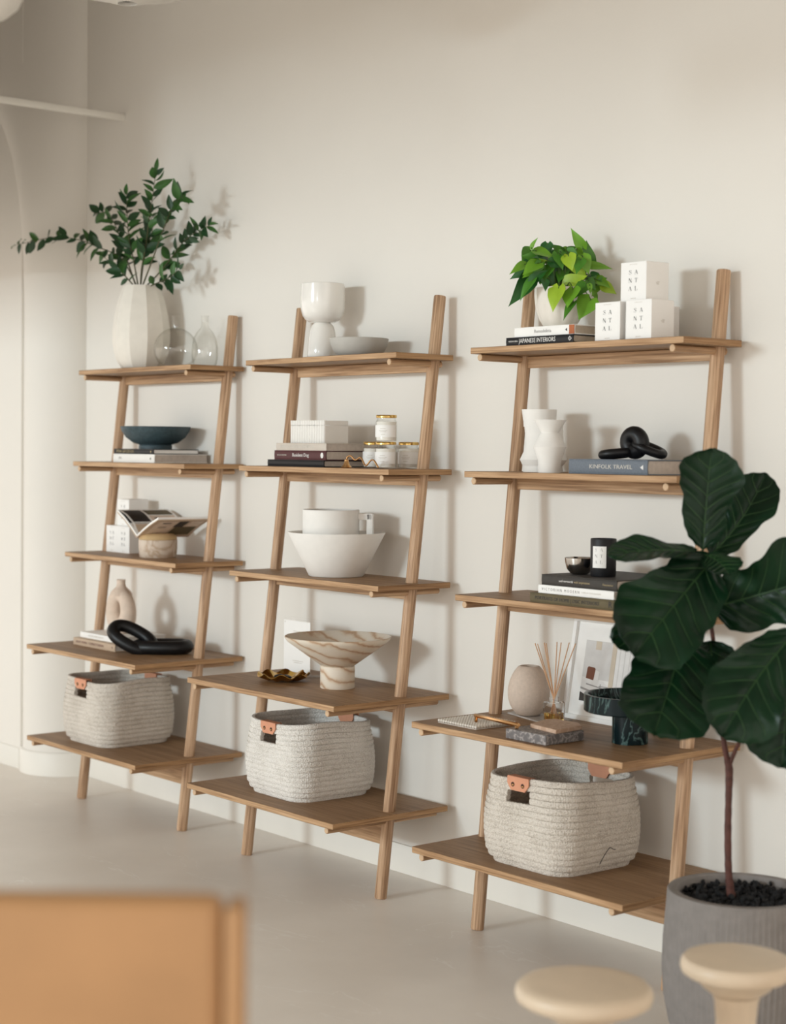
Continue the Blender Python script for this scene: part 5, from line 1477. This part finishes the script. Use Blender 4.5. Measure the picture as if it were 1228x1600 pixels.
WP = [(0.0, 0.02), (0.05, 0.16), (0.12, 0.27), (0.25, 0.36), (0.38, 0.38), (0.5, 0.42), (0.65, 0.50), (0.78, 0.50), (0.88, 0.43), (0.95, 0.29), (1.0, 0.06)]
def wprof(u, WPx):
    for (a, wa), (b_, wb_) in zip(WPx, WPx[1:]):
        if u <= b_:
            f = (u - a) / (b_ - a); f = f * f * (3 - 2 * f)
            return wa + (wb_ - wa) * f
    return WPx[-1][1]
def fig_leaf(base, tip, width, nh=(0.77, -0.63, 0.35), bend=0.08, side=0.0, fold=0.12, seed=0, wave=0.075, wp=None, dark=False):
    rnd = random.Random(seed)
    b0, t0 = Vector(base) - PO, Vector(tip) - PO
    ax = t0 - b0; L_ = ax.length; axn = ax.normalized()
    N_ = Vector(nh); N_ = (N_ - axn * N_.dot(axn)).normalized()
    X_ = axn.cross(N_)
    mid = (b0 + t0) / 2 + N_ * bend * L_ + X_ * side * L_
    NU, NV = 56, 22
    ph1, ph2 = rnd.uniform(0, 6), rnd.uniform(0, 6)
    def pt(u, v, lift=0.0):
        c0 = b0 * (1 - u) ** 2 + mid * 2 * u * (1 - u) + t0 * u * u
        tg = ((mid - b0) * (1 - u) + (t0 - mid) * u).normalized()
        xn = tg.cross(N_).normalized(); nn = xn.cross(tg)
        w = wprof(u, wp or WP) * width * (1 + 0.09 * math.sin(10 * u + (ph1 if v > 0 else ph2)) * min(1, 3 * u) + 0.03 * math.sin(27 * u + 2 * (ph1 if v > 0 else ph2)))
        av = abs(v)
        z = fold * w * av ** 1.3
        z += wave * width * av ** 2 * math.sin(9.5 * u * L_ / 0.25 + (ph1 if v > 0 else ph2) + 0.6 * math.sin(3 * u))
        lat = (u * 7.5 - 1.6 * av) % 1.0      # quilting between side veins, which run forward
        z -= 0.013 * width * (1 + math.cos(2 * PI * lat)) * (0.3 + av) * min(1, (1 - av) * 4) * (1 - max(0, (u - .9) * 10))
        z -= 0.03 * width * max(0, 1 - av * 6)
        back = -0.10 * width * av ** 2 if u < 0.3 else 0
        return c0 + xn * (v * w) + nn * (z + lift) + tg * (0.06 * L_ * av * (1 - av * 0.5) * (1 - u))
    bm = BM()
    g = [[bm.verts.new(pt(i / NU, -1 + 2 * j / NV)) for j in range(NV + 1)] for i in range(NU + 1)]
    for i in range(NU):
        for j in range(NV):
            bm.faces.new((g[i][j], g[i][j + 1], g[i + 1][j + 1], g[i + 1][j]))
    bmesh.ops.recalc_face_normals(bm, faces=bm.faces[:])
    bmesh.ops.solidify(bm, geom=bm.faces[:], thickness=0.0009)
    lf = obj('leaf', bm, 'fig_leaf', t, angle=70)
    bm = BM()
    K = 24
    tube(bm, [pt(0.96 * i / K, 0, 0.0014) for i in range(K + 1)], [0.0026 * (1 - 0.8 * i / K) for i in range(K + 1)], 6)
    for i in range(1, 7):
        u0 = i / 7.5
        for s in (-1, 1):
            pts = []
            for q in range(9):
                v = 0.88 * q / 8
                u = u0 + 1.6 / 7.5 * v * 0.95
                if u < 0.97:
                    pts.append(pt(u, s * v, 0.0016))
            if len(pts) > 2:
                tube(bm, pts, [0.0014 * (1 - 0.65 * q / len(pts)) for q in range(len(pts))], 5)
    obj('veins', bm, 'fig_vein', lf)
    return lf
FIGS = [
    ((2.2149, -0.4816, 1.1593), (2.2329, -0.4774, 1.4016), 0.1451, dict(nh=(0.8,-0.6,0.15), bend=-0.04, fold=0.10)),
    ((2.2015, -0.4517, 1.1426), (2.2507, -0.3016, 1.3453), 0.1184, dict(nh=(0.5,-0.85,0.2), bend=-0.06, side=0.10, fold=0.16)),
    ((2.2092, -0.4885, 1.1592), (2.1575, -0.7403, 1.1581), 0.0859, dict(nh=(0.45,-0.45,0.75), bend=0.08, fold=0.12, wave=0.07)),
    ((2.2236, -0.4871, 1.1540), (2.3278, -0.5203, 1.1140), 0.0918, dict(nh=(0.6,-0.5,0.6), bend=0.12, fold=0.05, side=-0.1)),
    ((2.2342, -0.4587, 1.1507), (2.2296, -0.7285, 0.9343), 0.2221, dict(nh=(0.75,-0.6,0.45), bend=0.10, fold=0.06, wave=0.05)),
    ((2.1843, -0.4470, 1.0384), (2.1001, -0.6644, 0.9530), 0.1036, dict(nh=(0.5,-0.8,-0.2), bend=0.05, fold=0.25, wave=0.10)),
    ((2.1900, -0.5067, 0.9741), (2.2785, -0.7107, 0.7601), 0.2221, dict(nh=(0.75,-0.6,0.40), bend=0.10, fold=0.05, wave=0.05)),
    ((2.2122, -0.4612, 1.0231), (2.5029, -0.3542, 1.1259), 0.2073, dict(nh=(0.72,-0.66,-0.10), bend=0.05, fold=0.12)),
    ((2.4479, -0.4286, 0.9922), (2.4395, -0.6718, 0.7725), 0.1806, dict(nh=(0.70,-0.55,0.60), bend=0.16, fold=0.02, side=0.05)),
    ((2.2074, -0.4398, 0.9490), (2.2734, -0.4953, 0.7802), 0.1777, dict(nh=(0.77,-0.63,0.2), bend=0.06, fold=0.08)),
    ((2.4258, -0.4279, 0.9247), (2.4751, -0.5072, 0.6926), 0.1895, dict(nh=(0.72,-0.65,0.05), bend=0.05, fold=0.18)),
]
for i, (b_, tp_, w_, kw) in enumerate(FIGS):
    fig_leaf(b_, tp_, w_, seed=i * 3 + 1, **kw)

# ------------------------------------------------------------------ stools in the foreground
def stool(label, loc, r, h, sr):
    t = thing('round_stool', label, 'stool', loc, 0, 'turned wooden mushroom stools')
    bm = BM()
    lathe(bm, [(0, h - 0.0005), (r * 0.80, h), (r * 0.93, h - 0.002), (r * 0.985, h - 0.009), (r, h - 0.018), (r * 0.975, h - 0.028), (r * 0.90, h - 0.034), (r * 0.70, h - 0.042), (sr * 1.7, h - 0.056), (sr * 1.2, h - 0.070), (0, h - 0.070)], 64)
    obj('seat', bm, 'stool_oak', t)
    bm = BM()
    lathe(bm, [(0, 0.0305), (sr * 1.5, 0.0305), (sr * 1.12, 0.055), (sr, 0.10), (sr, h - 0.12), (sr * 1.08, h - 0.085), (sr * 1.2, h - 0.0705), (0, h - 0.0705)], 40)
    obj('stem', bm, 'stool_oak', t)
    bm = BM()
    lathe(bm, [(0, 0.0), (r * 0.78, 0.0), (r * 0.82, 0.006), (r * 0.80, 0.016), (r * 0.6, 0.024), (0, 0.030)], 56)
    obj('foot', bm, 'stool_oak', t)
stool('pale turned wooden stool with the broader seat, lower and to the left', (2.7514, -1.4130, 0.0), 0.1225, 0.45, 0.038)
stool('pale turned wooden stool in front of the grey planter', (2.8126, -1.0685, 0.0), 0.105, 0.45, 0.0375)

# tan leather chair, its back to the photographer
CR = Vector((3.5438, -2.6881, 0.9723))
t = thing('leather_chair', 'tan leather chair in the left foreground, seen from behind', 'chair', (CR.x, CR.y, 0), math.atan2(0.772, 0.635))
HT = CR.z
bm = BM(); bx(bm, (-0.27, 0.0, (HT + 0.44) / 2), (0.50, 0.045, HT - 0.44), 0.014, seg=3); obj('backrest', bm, 'chair_leather', t)
for sx in (-0.009, -0.531):
    bm = BM(); bx(bm, (sx, 0.0, (HT + 0.40) / 2 - 0.003), (0.018, 0.055, HT - 0.40 - 0.006), 0.007, seg=3); obj('back_piping', bm, 'chair_leather', t)
bm = BM(); bx(bm, (-0.27, 0.24, 0.415), (0.50, 0.46, 0.05), 0.018, seg=3); obj('seat', bm, 'chair_leather', t)
for lx in (-0.50, -0.04):
    for ly in (0.02, 0.44):
        bm = BM(); tube(bm, [(lx, ly, 0), (lx, ly, 0.395)], [0.012, 0.016], 14); obj('leg', bm, 'oak_z', t)

# ------------------------------------------------------------------ paper lanterns under the ceiling
def lantern(label, c, r):
    t = thing('paper_lantern', label, 'lamp', c, 0, 'white paper lanterns')
    bm = BM()
    pf = []
    for i in range(0, 61):
        a = -PI / 2 + 0.06 + (PI - 0.36) * i / 60
        k = 1 - 0.025 * abs(math.sin(6.5 * PI * i / 60))
        pf.append((r * k * math.cos(a), r * k * math.sin(a)))
    lathe(bm, pf + [(x * 0.975, z * 0.975) for x, z in pf[::-1]] + [pf[0]], 56)
    obj('shade', bm, 'paper_lantern', t, angle=60)
    bm = BM(); tube(bm, [(0, 0, -r * 0.1), (0, 0, 3.5 - c[2])], 0.004, 8); obj('cord', bm, 'cord', t)
    bm = BM(); tube(bm, [(-r * 0.3, 0, r * 0.93), (r * 0.3, 0, r * 0.93)], 0.003, 6); obj('hanger', bm, 'cord', t)
lantern('small white paper lantern in the upper left corner', (1.5162, -1.9547, 2.3508), 0.080)
lantern('big white paper lantern at the top, only its lower rim in view', (0.8096, -1.2013, 3.0026), 0.432)
